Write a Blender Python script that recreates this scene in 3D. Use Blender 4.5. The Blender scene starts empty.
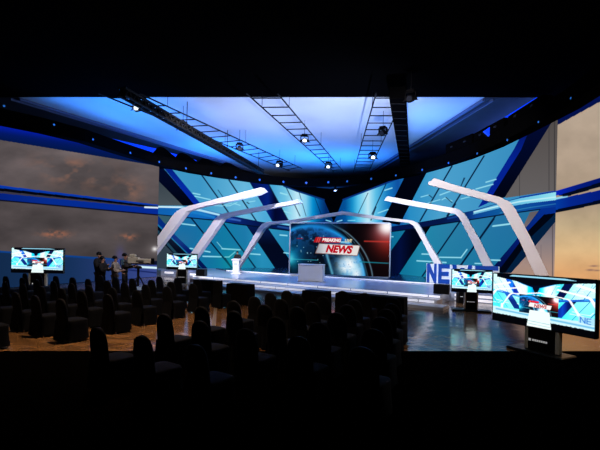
import bpy, bmesh, math, random
import numpy as np
from mathutils import Vector, Matrix
random.seed(7)
SC = bpy.context.scene
COL = SC.collection

# ------------------------------------------------------------------ camera
CAM_H, FOC, Y0 = 2.1, 400.0, 248.75          # eye height (m), focal length in pixels of a 600 px frame, eye line
ROLL = math.atan(.0225)
CR, SR = math.cos(ROLL), math.sin(ROLL)
cam_data = bpy.data.cameras.new('camera')
cam = bpy.data.objects.new('camera', cam_data); COL.objects.link(cam)
cam_data.sensor_fit = 'HORIZONTAL'; cam_data.sensor_width = 36.0
cam_data.lens = 36.0 * FOC / 600.0
cam_data.shift_y = (Y0 - 225.0) / 600.0
cam_data.clip_start = .1; cam_data.clip_end = 300
M = Matrix(((CR, -SR, 0, 0), (0, 0, -1, 0), (SR, CR, 0, CAM_H), (0, 0, 0, 1)))
cam.matrix_world = M
SC.camera = cam

# ------------------------------------------------------------------ world, exposure
w = bpy.data.worlds.new('world'); SC.world = w; w.use_nodes = True
w.node_tree.nodes['Background'].inputs[0].default_value = (.25, .35, .6, 1)
w.node_tree.nodes['Background'].inputs[1].default_value = .006
SC.view_settings.view_transform = 'Standard'; SC.view_settings.look = 'None'
SC.cycles.use_light_tree = False; SC.cycles.caustics_reflective = False; SC.cycles.caustics_refractive = False
SC.view_settings.exposure = 0.0; SC.view_settings.gamma = 1.0
SC.view_settings.use_curve_mapping = False

def lamp(kind, name, loc, target, energy, color, size=.5, angle=60, blend=.6, size_y=None):
    d = bpy.data.lights.new(name, kind); d.energy = energy; d.color = color
    if kind == 'AREA':
        d.shape = 'RECTANGLE' if size_y else 'SQUARE'; d.size = size
        if size_y: d.size_y = size_y
        d.spread = math.radians(150)
    else: d.shadow_soft_size = size
    if kind == 'SPOT': d.spot_size = math.radians(angle); d.spot_blend = blend
    o = bpy.data.objects.new(name, d); COL.objects.link(o); o.location = loc
    o.rotation_euler = (Vector(target) - Vector(loc)).to_track_quat('-Z', 'Y').to_euler()
    return o
# blue-white wash thrown up onto the ceiling
def uplight(x, y, z, e, c, sx, sy): lamp('AREA', 'ceiling_wash', (x, y, z), (x, y + .001, 9.5), e, c, size=sx, size_y=sy)
lamp('SPOT', 'ceiling_key', (4.2, 16.5, 4.2), (-.6, 21.5, 9.5), 2300, (.58, .68, 1.0), size=.06, angle=130, blend=1)
uplight(-1.5, 22.5, 4.6, 230, (.46, .58, 1.0), 7, 5)
uplight(-9.5, 22.0, 5.6, 560, (.015, .24, 1.0), 4, 7)
uplight(-5.0, 29.5, 6.0, 560, (.015, .22, 1.0), 6, 4)
uplight(2.0, 31.5, 6.4, 620, (.015, .22, 1.0), 7, 4)
uplight(6.8, 22.0, 6.4, 230, (.10, .30, 1.0), 3, 5)
uplight(12.0, 22.0, 6.0, 420, (.10, .24, 1.0), 4, 6)
# white key lights on the stage from the trusses
lamp('SPOT', 'stage_key', (-4.0, 18.0, 8.6), (-4.4, 26.0, .4), 3200, (.90, .93, 1.0), size=.15, angle=30)
lamp('SPOT', 'stage_key', (0.0, 14.0, 8.6), (-.5, 22.0, .4), 1700, (.90, .93, 1.0), size=.15, angle=34)
lamp('SPOT', 'stage_key', (4.0, 10.0, 8.6), (4.5, 18.0, .3), 1300, (.90, .93, 1.0), size=.15, angle=40)
lamp('SPOT', 'stage_blue_fill', (0.5, 24.0, 8.4), (1.5, 22.5, .3), 2600, (.12, .36, 1.0), size=.3, angle=95, blend=1)  # added blue spot that tints the stage floor
# front wash on the white arches
lamp('SPOT', 'arch_wash', (-4.0, 14.0, 8.4), (-5.4, 27.0, 4.0), 9500, (.98, .94, 1.0), size=.2, angle=56)
lamp('SPOT', 'arch_wash', (-2.5, 10.0, 8.4), (7.6, 19.0, 4.0), 6200, (1.0, .95, .98), size=.2, angle=50)
lamp('SPOT', 'arch_wash', (1.0, 13.0, 8.4), (6.2, 23.5, 4.2), 5200, (.85, .92, 1.0), size=.2, angle=30)
# warm house lights over the seating, then two added fill spots
lamp('SPOT', 'house_and_fill_light', (-4.0, 9.0, 8.8), (-3.8, 9.8, 0), 2500, (1.0, .60, .28), size=.3, angle=75, blend=1)
lamp('SPOT', 'house_and_fill_light', (.8, 8.2, 8.8), (.6, 9.6, 0), 500, (1.0, .62, .30), size=.3, angle=55, blend=1)
lamp('SPOT', 'house_and_fill_light', (-4.0, 11.5, 8.6), (-7.4, 16.2, 1.2), 1900, (.95, .85, .85), size=.3, angle=52, blend=1)  # added fill that brightens the standing people and the left kiosk
lamp('SPOT', 'house_and_fill_light', (2.6, 3.0, 8.8), (5.7, 8.4, .7), 620, (1.0, .90, .80), size=.3, angle=26, blend=1)  # added fill that brightens the rails of the nearest kiosk

# ------------------------------------------------------------------ measured points -> places
def at_depth(x, y, D):
    a = (x - 300) * D / FOC; b = (Y0 - y) * D / FOC
    return Vector((a * CR - b * SR, D, a * SR + b * CR + CAM_H))
def at_height(x, y, z):
    return at_depth(x, y, (z - CAM_H) * FOC / ((x - 300) * SR + (Y0 - y) * CR))
def on_plane(x, y, p0, n):
    c = Vector((0, 0, CAM_H)); d = at_depth(x, y, 1.0) - c
    t = (Vector(p0) - c).dot(n) / d.dot(n)
    return c + d * t
def picture_xy(X, Y, Z):
    z = Z - CAM_H
    a = X * CR + z * SR; b = -X * SR + z * CR
    return 300 + FOC * a / Y, Y0 - FOC * b / Y

# ------------------------------------------------------------------ materials
def srgb(c):
    c = np.asarray(c, float) / 255.0
    return np.where(c <= .04045, c / 12.92, ((c + .055) / 1.055) ** 2.4)
MATS = {}
def mat(name, color, rough=.6, metal=0., spec=.5, emit=None, strength=0., noise=0., bump=0., scale=8.):
    if name in MATS: return MATS[name]
    m = bpy.data.materials.new(name); m.use_nodes = True
    nt = m.node_tree; b = nt.nodes['Principled BSDF']
    c = tuple(srgb(color)) + (1,)
    b.inputs['Base Color'].default_value = c
    b.inputs['Roughness'].default_value = rough; b.inputs['Metallic'].default_value = metal
    b.inputs['Specular IOR Level'].default_value = spec
    if emit is not None:
        b.inputs['Emission Color'].default_value = tuple(srgb(emit)) + (1,)
        b.inputs['Emission Strength'].default_value = strength; m.cycles.emission_sampling = 'NONE'
    if noise or bump:
        tc = nt.nodes.new('ShaderNodeTexCoord'); nz = nt.nodes.new('ShaderNodeTexNoise')
        nz.inputs['Scale'].default_value = scale; nz.inputs['Detail'].default_value = 5
        nt.links.new(tc.outputs['Object'], nz.inputs['Vector'])
        if noise:
            r = nt.nodes.new('ShaderNodeValToRGB')
            r.color_ramp.elements[0].position = .3; r.color_ramp.elements[1].position = .7
            r.color_ramp.elements[0].color = tuple(max(0, v * (1 - noise)) for v in c[:3]) + (1,)
            r.color_ramp.elements[1].color = tuple(min(1, v * (1 + noise)) for v in c[:3]) + (1,)
            nt.links.new(nz.outputs['Fac'], r.inputs['Fac']); nt.links.new(r.outputs['Color'], b.inputs['Base Color'])
        if bump:
            bp = nt.nodes.new('ShaderNodeBump'); bp.inputs['Strength'].default_value = bump; bp.inputs['Distance'].default_value = .02
            nt.links.new(nz.outputs['Fac'], bp.inputs['Height']); nt.links.new(bp.outputs['Normal'], b.inputs['Normal'])
    MATS[name] = m; return m
def led_mat(name, strength=1.0):
    if name in MATS: return MATS[name]
    m = bpy.data.materials.new(name); m.use_nodes = True
    nt = m.node_tree; nt.nodes.clear()
    at = nt.nodes.new('ShaderNodeAttribute'); at.attribute_name = 'picture'
    em = nt.nodes.new('ShaderNodeEmission'); em.inputs['Strength'].default_value = strength
    out = nt.nodes.new('ShaderNodeOutputMaterial')
    m.cycles.emission_sampling = 'NONE'
    nt.links.new(at.outputs['Color'], em.inputs['Color']); nt.links.new(em.outputs[0], out.inputs[0])
    MATS[name] = m; return m
def marble_floor():
    m = bpy.data.materials.new('polished_floor'); m.use_nodes = True
    nt = m.node_tree; b = nt.nodes['Principled BSDF']
    tc = nt.nodes.new('ShaderNodeTexCoord'); mp = nt.nodes.new('ShaderNodeMapping')
    mp.inputs['Scale'].default_value = (.55, 1.3, 1); mp.inputs['Rotation'].default_value = (0, 0, -.58)
    nz = nt.nodes.new('ShaderNodeTexNoise'); nz.inputs['Scale'].default_value = 2.6; nz.inputs['Detail'].default_value = 9
    nz.inputs['Roughness'].default_value = .7; nz.inputs['Distortion'].default_value = .6
    r = nt.nodes.new('ShaderNodeValToRGB')
    r.color_ramp.elements[0].position = .34; r.color_ramp.elements[0].color = (.07, .038, .022, 1)
    r.color_ramp.elements[1].position = .66; r.color_ramp.elements[1].color = (.34, .20, .105, 1)
    nt.links.new(tc.outputs['Object'], mp.inputs[0]); nt.links.new(mp.outputs[0], nz.inputs['Vector'])
    nt.links.new(nz.outputs['Fac'], r.inputs['Fac']); nt.links.new(r.outputs['Color'], b.inputs['Base Color'])
    n2 = nt.nodes.new('ShaderNodeTexNoise'); n2.inputs['Scale'].default_value = 1.4; n2.inputs['Detail'].default_value = 3
    nt.links.new(tc.outputs['Object'], n2.inputs['Vector'])
    bp = nt.nodes.new('ShaderNodeBump'); bp.inputs['Strength'].default_value = .22; bp.inputs['Distance'].default_value = .05
    nt.links.new(n2.outputs['Fac'], bp.inputs['Height']); nt.links.new(bp.outputs['Normal'], b.inputs['Normal'])
    b.inputs['Roughness'].default_value = .13; b.inputs['Specular IOR Level'].default_value = .5
    return m

BLACK = mat('matt_black', (9, 9, 11), .9, spec=.05)
DRAPE = mat('black_drape', (5, 5, 6), 1., spec=0.)
TRUSS = mat('black_truss', (11, 11, 14), .7, spec=.2)
CARPET = mat('black_carpet', (3, 3, 3), 1., spec=0., noise=.3, scale=30)
CLOTH = mat('black_chair_cloth', (6, 13, 28), .85, spec=.15, noise=.2, bump=.3, scale=14)  # blue spill from the ceiling is mixed into this cloth colour
TABLECLOTH = mat('black_table_cloth', (9, 10, 14), .9, spec=.1, bump=.3, scale=6)
CHROME = mat('chrome', (190, 185, 175), .25, metal=1.)
WHITE = mat('white_gloss', (225, 222, 226), .35, noise=.03, scale=3)
ARCHM = mat('white_arch_laminate', (232, 226, 230), .5, noise=.02, scale=2)
STAGE = mat('stage_laminate', (150, 162, 188), .22, spec=.6, noise=.04, scale=1.5)
RISER = mat('white_riser', (188, 184, 186), .4, noise=.04, scale=3)
GLOWSTRIP = mat('lit_riser_panel', (235, 235, 240), .4, emit=(225, 225, 240), strength=.62)
SILVER = mat('brushed_silver', (190, 186, 172), .45, metal=.2, noise=.05, scale=20)
BEZEL = mat('black_bezel', (6, 6, 7), .35, spec=.4)
CEILM = mat('ceiling_fabric', (215, 220, 228), .9, noise=.04, scale=.5)
SOFFIT = mat('grey_soffit', (48, 52, 66), .8, noise=.15, scale=.8)
LEDGE = mat('blue_grey_ledge', (90, 110, 150), .6)
PLAIN = mat('dark_hall_wall', (14, 14, 17), .9, noise=.2, scale=1)

# ------------------------------------------------------------------ mesh helpers
class MB:
    def __init__(s): s.v = []; s.f = []
    def add(s, vs, fs):
        n = len(s.v); s.v += [Vector(v) for v in vs]; s.f += [tuple(i + n for i in f) for f in fs]; return s
    def box(s, c, d, rz=0., bev=0.):
        cx, cy, cz = c; x, y, z = d[0] / 2, d[1] / 2, d[2] / 2
        R = Matrix.Rotation(rz, 3, 'Z')
        if bev:
            b = min(bev, x * .9, y * .9, z * .9)
            vs = []; 
            for (zz, ins) in ((-z, b), (-z + b, 0), (z - b, 0), (z, b)):
                xx, yy = x - ins, y - ins; k = b * .6
                for (px, py) in ((-xx + k, -yy), (xx - k, -yy), (xx, -yy + k), (xx, yy - k), (xx - k, yy), (-xx + k, yy), (-xx, yy - k), (-xx, -yy + k)):
                    vs.append(R @ Vector((px, py, 0)) + Vector((cx, cy, cz + zz)))
            fs = [tuple(range(7, -1, -1)), tuple(range(24, 32))]
            for l in range(3):
                for i in range(8):
                    j = (i + 1) % 8; fs.append((l * 8 + i, l * 8 + j, l * 8 + 8 + j, l * 8 + 8 + i))
            return s.add(vs, fs)
        vs = [R @ Vector((a * x, b * y, 0)) + Vector((cx, cy, cz + e * z)) for e in (-1, 1) for (a, b) in ((-1, -1), (1, -1), (1, 1), (-1, 1))]
        return s.add(vs, [(3, 2, 1, 0), (4, 5, 6, 7), (0, 1, 5, 4), (1, 2, 6, 5), (2, 3, 7, 6), (3, 0, 4, 7)])
    def tube(s, p, q, r, n=8, r2=None):
        p, q = Vector(p), Vector(q); d = (q - p).normalized(); r2 = r if r2 is None else r2
        u = d.cross(Vector((0, 0, 1)));
        if u.length < 1e-3: u = Vector((1, 0, 0))
        u.normalize(); v = d.cross(u)
        vs = [p + (u * math.cos(2 * math.pi * i / n) + v * math.sin(2 * math.pi * i / n)) * r for i in range(n)]
        vs += [q + (u * math.cos(2 * math.pi * i / n) + v * math.sin(2 * math.pi * i / n)) * r2 for i in range(n)]
        fs = [(i, (i + 1) % n, n + (i + 1) % n, n + i) for i in range(n)] + [tuple(range(n - 1, -1, -1)), tuple(range(n, 2 * n))]
        return s.add(vs, fs)
    def bar(s, p, q, wd, ht):
        p, q = Vector(p), Vector(q); d = (q - p).normalized()
        u = d.cross(Vector((0, 0, 1)))
        if u.length < 1e-3: u = Vector((1, 0, 0))
        u.normalize(); v = u.cross(d)
        vs = [e + u * a * wd / 2 + v * b * ht / 2 for e in (p, q) for (a, b) in ((-1, -1), (1, -1), (1, 1), (-1, 1))]
        return s.add(vs, [(3, 2, 1, 0), (4, 5, 6, 7), (0, 1, 5, 4), (1, 2, 6, 5), (2, 3, 7, 6), (3, 0, 4, 7)])
    def prism(s, pts, off):
        off = Vector(off); n = len(pts); vs = [Vector(p) for p in pts] + [Vector(p) + off for p in pts]
        return s.add(vs, [tuple(range(n)), tuple(range(2 * n - 1, n - 1, -1))] + [(i, n + i, n + (i + 1) % n, (i + 1) % n) for i in range(n)])
    def slab(s, plan, z0, z1):
        return s.prism([(x, y, z0) for x, y in plan], (0, 0, z1 - z0))
    def lathe(s, prof, c, n=12):
        vs = []; fs = []
        for r, z in prof: vs += [(c[0] + r * math.cos(2 * math.pi * i / n), c[1] + r * math.sin(2 * math.pi * i / n), c[2] + z) for i in range(n)]
        for l in range(len(prof) - 1):
            for i in range(n): fs.append((l * n + i, l * n + (i + 1) % n, l * n + n + (i + 1) % n, l * n + n + i))
        fs += [tuple(range(n - 1, -1, -1)), tuple(range(len(vs) - n, len(vs)))]
        return s.add(vs, fs)
    def build(s, name, m, parent=None, smooth=False, world=False):
        me = bpy.data.meshes.new(name)
        off = parent.location if (parent and world) else Vector((0, 0, 0))
        if world and parent and parent.parent: off = off + parent.parent.location
        me.from_pydata([v - off for v in s.v], [], s.f); me.validate()
        bm = bmesh.new(); bm.from_mesh(me); bmesh.ops.recalc_face_normals(bm, faces=bm.faces); bm.to_mesh(me); bm.free()
        me.materials.append(m)
        if smooth:
            for p in me.polygons: p.use_smooth = True
        o = bpy.data.objects.new(name, me); COL.objects.link(o); o.parent = parent
        return o
def thing(name, label, cat, loc=(0, 0, 0), rz=0., group=None):
    o = bpy.data.objects.new(name, None); COL.objects.link(o); o.location = loc; o.rotation_euler = (0, 0, rz)
    o['label'] = label; o['category'] = cat
    if group: o['group'] = group
    o.empty_display_size = .2
    return o
def tag(o, label, cat, group=None):
    o['label'] = label; o['category'] = cat
    if group: o['group'] = group
    return o
def structure(o): o['kind'] = 'structure'; return o
def copy_tree(o, parent=None):
    c = o.copy(); COL.objects.link(c); c.parent = parent
    for ch in list(o.children): copy_tree(ch, c)
    return c

# ------------------------------------------------------------------ screen pictures (what the LED screens show)
class Art:
    def __init__(s, X, Y, base):
        s.X, s.Y = X, Y; s.c = np.zeros(X.shape + (3,)); s.c[:] = base
    def mask(s, pts):
        X, Y = s.X, s.Y; m = np.zeros(X.shape, bool); n = len(pts)
        for i in range(n):
            x1, y1 = pts[i]; x2, y2 = pts[(i + 1) % n]
            if y1 == y2: continue
            c = ((Y > y1) != (Y > y2)); m ^= c & (X < (x2 - x1) * (Y - y1) / (y2 - y1) + x1)
        return m
    def ramp(s, stops, axis=(1, 0)):                       # stops: [(value along axis, rgb)]
        t = s.X * axis[0] + s.Y * axis[1]; v = [q[0] for q in stops]
        return np.stack([np.interp(t, v, [q[1][k] for q in stops]) for k in range(3)], -1)
    def poly(s, pts, col):
        m = s.mask(pts)
        if isinstance(col, np.ndarray): s.c[m] = col[m]
        else: s.c[m] = col
    def line(s, pts, wd, col, soft=.35, alpha=1.):
        for (x1, y1), (x2, y2) in zip(pts[:-1], pts[1:]):
            dx, dy = x2 - x1, y2 - y1; L = dx * dx + dy * dy + 1e-9
            t = np.clip(((s.X - x1) * dx + (s.Y - y1) * dy) / L, 0, 1)
            d = np.hypot(s.X - x1 - t * dx, s.Y - y1 - t * dy)
            a = (np.clip((wd / 2 + soft - d) / (2 * soft), 0, 1) * alpha)[..., None]
            s.c = s.c * (1 - a) + np.array(col) * a
    def glow(s, x, y, rx, ry, col, alpha=1., p=1.):
        d = ((s.X - x) / rx) ** 2 + ((s.Y - y) / ry) ** 2
        a = (np.exp(-d ** p) * alpha)[..., None]; s.c = s.c * (1 - a) + np.array(col, float) * a
def vnoise(X, Y, seed=0):
    rng = np.random.RandomState(seed); T = rng.rand(64, 64)
    xi = np.floor(X).astype(int); yi = np.floor(Y).astype(int); fx = X - xi; fy = Y - yi
    fx = fx * fx * (3 - 2 * fx); fy = fy * fy * (3 - 2 * fy)
    g = lambda a, b: T[a % 64, b % 64]
    return (g(xi, yi) * (1 - fx) + g(xi + 1, yi) * fx) * (1 - fy) + (g(xi, yi + 1) * (1 - fx) + g(xi + 1, yi + 1) * fx) * fy
def fbm(X, Y, seed=0, o=5):
    r = 0; a = .5
    for i in range(o): r = r + a * vnoise(X * 2 ** i, Y * 2 ** i, seed + i); a *= .5
    return r

CY = (160, 225, 240)
def studio_picture(X, Y):
    A = Art(X, Y, (40, 125, 170))
    left = [(150, (66, 150, 195)), (200, (60, 150, 198)), (245, (105, 185, 222)), (272, (70, 165, 215)), (285, (110, 195, 228)), (297, (190, 232, 248)),
            (306, (130, 205, 238)), (313, (5, 140, 205)), (320, (3, 80, 150)), (326, (2, 40, 100)), (345, (3, 80, 150)), (352, (20, 140, 200)),
            (358, (90, 195, 235)), (368, (190, 232, 246)), (376, (90, 190, 230)), (388, (20, 120, 190)), (398, (15, 80, 160)), (410, (40, 140, 195)), (440, (75, 160, 205)), (520, (55, 140, 190))]
    A.c[:] = A.ramp(left)
    low = A.ramp([(150, (30, 120, 170)), (195, (28, 122, 172)), (225, (22, 135, 172)), (245, (35, 135, 180)), (262, (55, 165, 205)), (285, (45, 150, 190)),
                  (390, (12, 115, 155)), (420, (40, 150, 180)), (450, (48, 140, 175)), (500, (42, 128, 172)), (555, (40, 120, 160))])
    low = low * np.array((.85, .90, .95)); sh = np.clip((Y - 222) / 50, 0, 1)[..., None]; low = low * (1 - .25 * sh) + np.array([0, 110, 140]) * .25 * sh
    top = np.interp(X, [150, 158, 200, 235, 289, 395, 440, 475, 520, 555, 600], [206, 206, 209, 217, 226, 227, 219, 211, 197, 191, 180])
    A.c[Y > top + 4] = low[Y > top + 4]
    # centre wedge and dark upper edges
    A.poly([(270, 150), (270, 181), (295, 190), (324, 200), (333.7, 222.5), (343, 200), (375, 188), (402, 177.5), (402, 150)], (1, 2, 6))
    A.line([(284, 186), (297, 191), (324, 199.7)], 1.6, (8, 45, 110)); A.line([(343, 199.7), (375, 187.5), (400, 177.8)], 1.6, (10, 50, 125))
    A.line([(317, 186.7), (330, 188), (348, 185.8)], 1.6, (10, 45, 100))
    # faint panel joints
    dk = (4, 26, 56)
    for L, wd in [([(201.7, 175), (231.7, 217)], 1.2), ([(229, 180), (256.3, 221)], 1.2), ([(286, 187), (300, 216)], .7), ([(299, 192), (306, 216)], .4),
                  ([(191, 217.7), (231.7, 268)], 1.4), ([(223, 223), (255.7, 268)], 1.4), ([(225, 258), (231.7, 267.5)], 1.2), ([(386, 184), (372, 214)], .8), ([(368, 193), (358, 214)], .5), ([(315, 198), (321, 214)], .4),
                  ([(376, 207), (371, 220)], .9), ([(452, 166), (420, 221)], 1.3), ([(455.5, 204), (446, 219)], 1.2), ([(484, 156), (447, 216)], 1.3), ([(496, 215), (460, 266)], 1.4),
                  ([(494, 219), (460, 266.7)], 1.3), ([(459.5, 222), (421, 278)], 1.4), ([(407, 229), (391, 254)], 1.3), ([(465, 178), (461, 186)], .5), ([(218, 190), (223, 197)], .5)]:
        A.line(L, wd, dk)
    # wide dark diagonals
    navy = A.ramp([(222, (5, 30, 120)), (250, (4, 26, 105)), (268, (6, 50, 165)), (275, (3, 12, 60)), (292, (6, 24, 110)), (380, (1, 4, 16)), (392, (2, 10, 50)), (410, (6, 26, 110)), (420, (3, 15, 70)), (428, (1, 4, 20))])
    navy = navy * np.array((.6, .62, .72))
    A.poly([(248, 175), (250, 183), (272, 221), (290, 224), (268, 184), (264, 175)], navy)
    A.line([(268.5, 184), (289, 222)], .9, (2, 8, 30))
    A.poly([(246, 225), (268, 228), (292, 263), (292, 269), (275.5, 269)], A.ramp([(225, (6, 26, 80)), (245, (2, 8, 30)), (268, (2, 9, 32))], (0, 1)))
    A.poly([(407, 172), (427, 172), (399.5, 225), (382, 222)], A.ramp([(172, (5, 22, 100)), (195, (3, 14, 70)), (215, (1, 4, 24)), (225, (1, 3, 15))], (.15, 1)))
    A.poly([(407, 228), (431, 226), (398, 276), (388, 276), (388, 255)], A.ramp([(388, (2, 8, 34)), (400, (2, 14, 58)), (412, (1, 5, 24)), (426, (1, 3, 14))]))
    # band across both halves
    bl = [(150, 205.5), (182, 206.5), (200, 208.5), (220, 213.5), (235, 216.5), (262, 222), (292, 226)]
    bb = [(292, 231), (270, 228), (235, 223.5), (215, 220), (191, 217.7), (158, 214.2), (150, 213.5)]
    A.poly(bl + bb, A.ramp([(150, (15, 95, 175)), (205, (16, 105, 190)), (219, (10, 60, 150)), (226, (12, 50, 150)), (237, (8, 35, 110)), (262, (4, 20, 70)), (292, (4, 30, 90))]))
    A.line([(150, 206.6), (182, 207.3)], 1.8, (205, 240, 250)); A.line([(182, 207.5), (200, 210.2), (219, 214.8)], 2.2, (170, 222, 242)); A.line([(184, 211), (200, 213.5), (214, 217.3)], 2.4, (28, 125, 200), soft=.9)
    A.line([(150, 214), (191, 217.9), (215, 220.3), (235, 223.8), (270, 228.3), (292, 231)], 1., (2, 12, 35))
    A.line([(224, 217.7), (240, 220.6)], 1.7, (70, 120, 205), soft=.8, alpha=.8); A.line([(278, 226.5), (290, 228.5)], 1.5, (50, 110, 190), soft=.8, alpha=.7)
    br = [(388, 227), (412, 223.5), (440, 218.5), (457, 214), (475, 210), (495, 204), (520, 197.3), (556, 190.5)]
    rb = [(556, 210.5), (540, 209.3), (500, 215), (470, 219.7), (440, 224.3), (412, 229), (388, 232)]
    A.poly(br + rb, A.ramp([(388, (5, 20, 75)), (440, (4, 22, 70)), (462, (6, 32, 92)), (476, (12, 70, 150)), (500, (14, 88, 155)), (530, (12, 75, 155)), (556, (6, 55, 150))]))
    A.poly([(475, 211), (495, 205), (520, 198.3), (556, 192), (556, 200), (530, 203), (500, 208), (473, 214.5)], A.ramp([(473, (110, 190, 225)), (500, (95, 180, 222)), (540, (125, 212, 235)), (556, (150, 225, 240))]))
    A.line([(474, 212), (497, 206.5), (520, 201.5), (556, 197)], 1.4, (190, 238, 246)); A.line([(520, 197.5), (556, 191)], 1.2, (8, 55, 160)); A.line([(500, 213), (530, 207.5), (556, 203.8)], .8, (60, 150, 190), alpha=.7)
    A.line([(388, 232), (412, 229), (440, 224.4), (470, 219.8), (500, 215), (540, 209.3)], 1., (2, 12, 36))
    A.line([(448, 218.5), (464, 215)], 1.4, (30, 80, 165), soft=.8, alpha=.8)
    # left outer frame
    gl = A.ramp([(175, (52, 62, 72)), (205, (72, 82, 88))], (0, 1))
    A.poly([(150, 172), (158, 180.5), (183, 205.6), (150, 205.6)], gl)
    A.line([(158, 180), (183, 205.6)], .8, (90, 95, 100), alpha=.5)
    A.poly([(150, 150), (150, 172), (158, 180.5), (183, 205.8), (195.5, 205.8), (160, 164), (160, 150)], A.ramp([(160, (1, 8, 45)), (190, (1, 6, 30)), (206, (1, 3, 14))], (0, 1)))
    A.poly([(158, 160), (163, 167), (195, 205.5), (202, 205.5), (171, 168), (166, 160)], A.ramp([(165, (3, 30, 120)), (185, (4, 42, 160)), (206, (3, 40, 155))], (0, 1)))
    A.poly([(150, 215), (158, 215), (172, 216.6), (166, 227), (158, 218.5), (150, 212)], (52, 90, 105))
    A.poly([(150, 225), (158, 233), (187, 262), (192, 272), (192, 290), (150, 290)], A.ramp([(228, (48, 62, 74)), (250, (72, 80, 88)), (280, (95, 96, 98))], (-.35, 1)))
    A.poly([(150, 218), (158, 226), (180, 247), (204, 271), (190, 271), (166, 246), (150, 232)], (1, 6, 22))
    A.line([(158, 231.5), (166, 242), (187, 266)], 2.6, (28, 62, 80))
    A.poly([(150, 206), (158, 215.5), (172, 232), (191, 250), (209, 270), (203.5, 270), (187, 252.4), (158, 224), (150, 217)], A.ramp([(215, (4, 46, 120)), (240, (3, 34, 120)), (270, (2, 18, 70))], (0, 1)))
    # right outer frame
    A.poly([(527, 130), (560, 110), (560, 190.5), (556, 190.5), (505, 198)], A.ramp([(120, (82, 76, 74)), (190, (98, 94, 94))], (0, 1)))
    A.line([(549, 125), (549, 191)], .6, (60, 58, 60)); A.line([(519.5, 172), (519.5, 196)], .5, (60, 58, 60)); A.line([(554.5, 120), (554.5, 191)], .7, (50, 48, 50))
    A.poly([(524, 130), (565, 105), (552, 122), (505, 197.2), (487, 203)], A.ramp([(120, (2, 10, 50)), (160, (1, 7, 36)), (200, (1, 4, 18))], (0, 1)))
    A.poly([(530, 128), (523, 132), (514, 149), (478, 207.5), (487.5, 203.3), (521, 150)], A.ramp([(130, (4, 22, 100)), (160, (4, 34, 145)), (200, (3, 34, 145))], (0, 1)))
    A.poly([(530, 212), (560, 208), (560, 292), (500, 292), (503, 268)], A.ramp([(215, (98, 92, 98)), (240, (132, 122, 126)), (265, (165, 138, 128)), (285, (175, 140, 118))], (0, 1)))
    A.line([(552.5, 222), (552.5, 285)], .7, (80, 72, 76)); A.line([(541, 245), (541, 275)], .4, (110, 100, 105))
    A.poly([(540, 209), (556, 210), (556, 221), (536, 245), (511, 273), (494, 273), (500, 262)], (2, 30, 62))
    A.poly([(540, 212), (556, 212), (552, 217), (531, 237), (505, 273), (490, 272), (500, 260)], (1, 5, 18))
    A.poly([(541, 208.5), (556, 207), (556, 213), (544, 214.5), (529, 230), (502, 266), (497, 272), (489, 272), (517, 238.7)], A.ramp([(210, (4, 46, 140)), (240, (3, 28, 110)), (270, (2, 14, 64))], (0, 1)))
    # light traces
    for L, wd in [([(193, 193.2), (200, 194.6)], 1.2), ([(195, 196.2), (210.5, 199.7)], 1.1), ([(207, 202), (215, 205.5), (222, 206), (232, 203)], .7), ([(179, 223.4), (195, 225.4)], 1.3),
                  ([(190, 248.3), (210, 252)], 1.3), ([(203, 256.3), (221, 256.8)], 1.3), ([(225, 257), (229, 257), (235, 252)], 1.), ([(222, 248.7), (240, 249.8)], 1.3), ([(245, 253.4), (260, 254.5)], 1.3),
                  ([(217, 242), (222, 248)], .6), ([(250, 248), (255, 248.6)], 1.1), ([(244, 259), (246, 259)], 1.1), ([(280, 235), (287, 235.6)], 1.3), ([(284, 252.7), (289, 253.3)], 1.2), ([(280.5, 193), (287, 194.8)], 1.5),
                  ([(284.5, 211.5), (292, 213.5)], 1.1), ([(226, 206), (230, 205.7), (237, 202.5)], .8), ([(234, 203.5), (240, 205.3)], .9), ([(249, 202), (255, 201)], .8), ([(326, 220.2), (331, 221.6)], 1.), ([(337, 221.6), (342, 220.2)], 1.),
                  ([(348, 220.6), (355, 220.3)], .8), ([(384.7, 190.3), (392, 188)], 1.2), ([(378, 213), (388, 209.5)], 1.1), ([(391, 236.7), (393, 236.7)], 1.2), ([(417, 260.8), (446, 262.5)], 1.3), ([(422, 254), (430, 254.2)], 1.3),
                  ([(437, 257.2), (461, 257.6), (467, 249.5)], 1.2), ([(475, 263.4), (482, 263.6)], 1.2), ([(491, 260), (500, 260.3)], 1.4), ([(493.5, 226), (510, 223.8)], 1.5), ([(492.5, 226.2), (511, 224)], 1.1),
                  ([(486, 182.2), (496, 179.3)], 1.2), ([(476, 189), (493, 184.3)], 1.2), ([(421, 197), (429, 194.8)], .9), ([(428, 203), (435, 201), (440, 199.6)], .8), ([(440, 195), (452, 190.5)], 1.1), ([(442, 199.8), (445, 198), (452, 201)], .9), ([(461, 199), (472, 196)], .9)]:
        A.line(L, wd, (150, 222, 238), soft=.4)
    for L in ([(429, 195), (432, 197.5)], [(247, 202.5), (249, 203.5)], [(446, 197.5), (452, 202.5)], [(461, 186), (464, 178)]): A.line(L, .8, (12, 50, 80))
    A.glow(235, 262, 14, 12, (20, 170, 160), .45); A.glow(180, 240, 14, 8, (70, 110, 150), .25)
    return A
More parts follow.
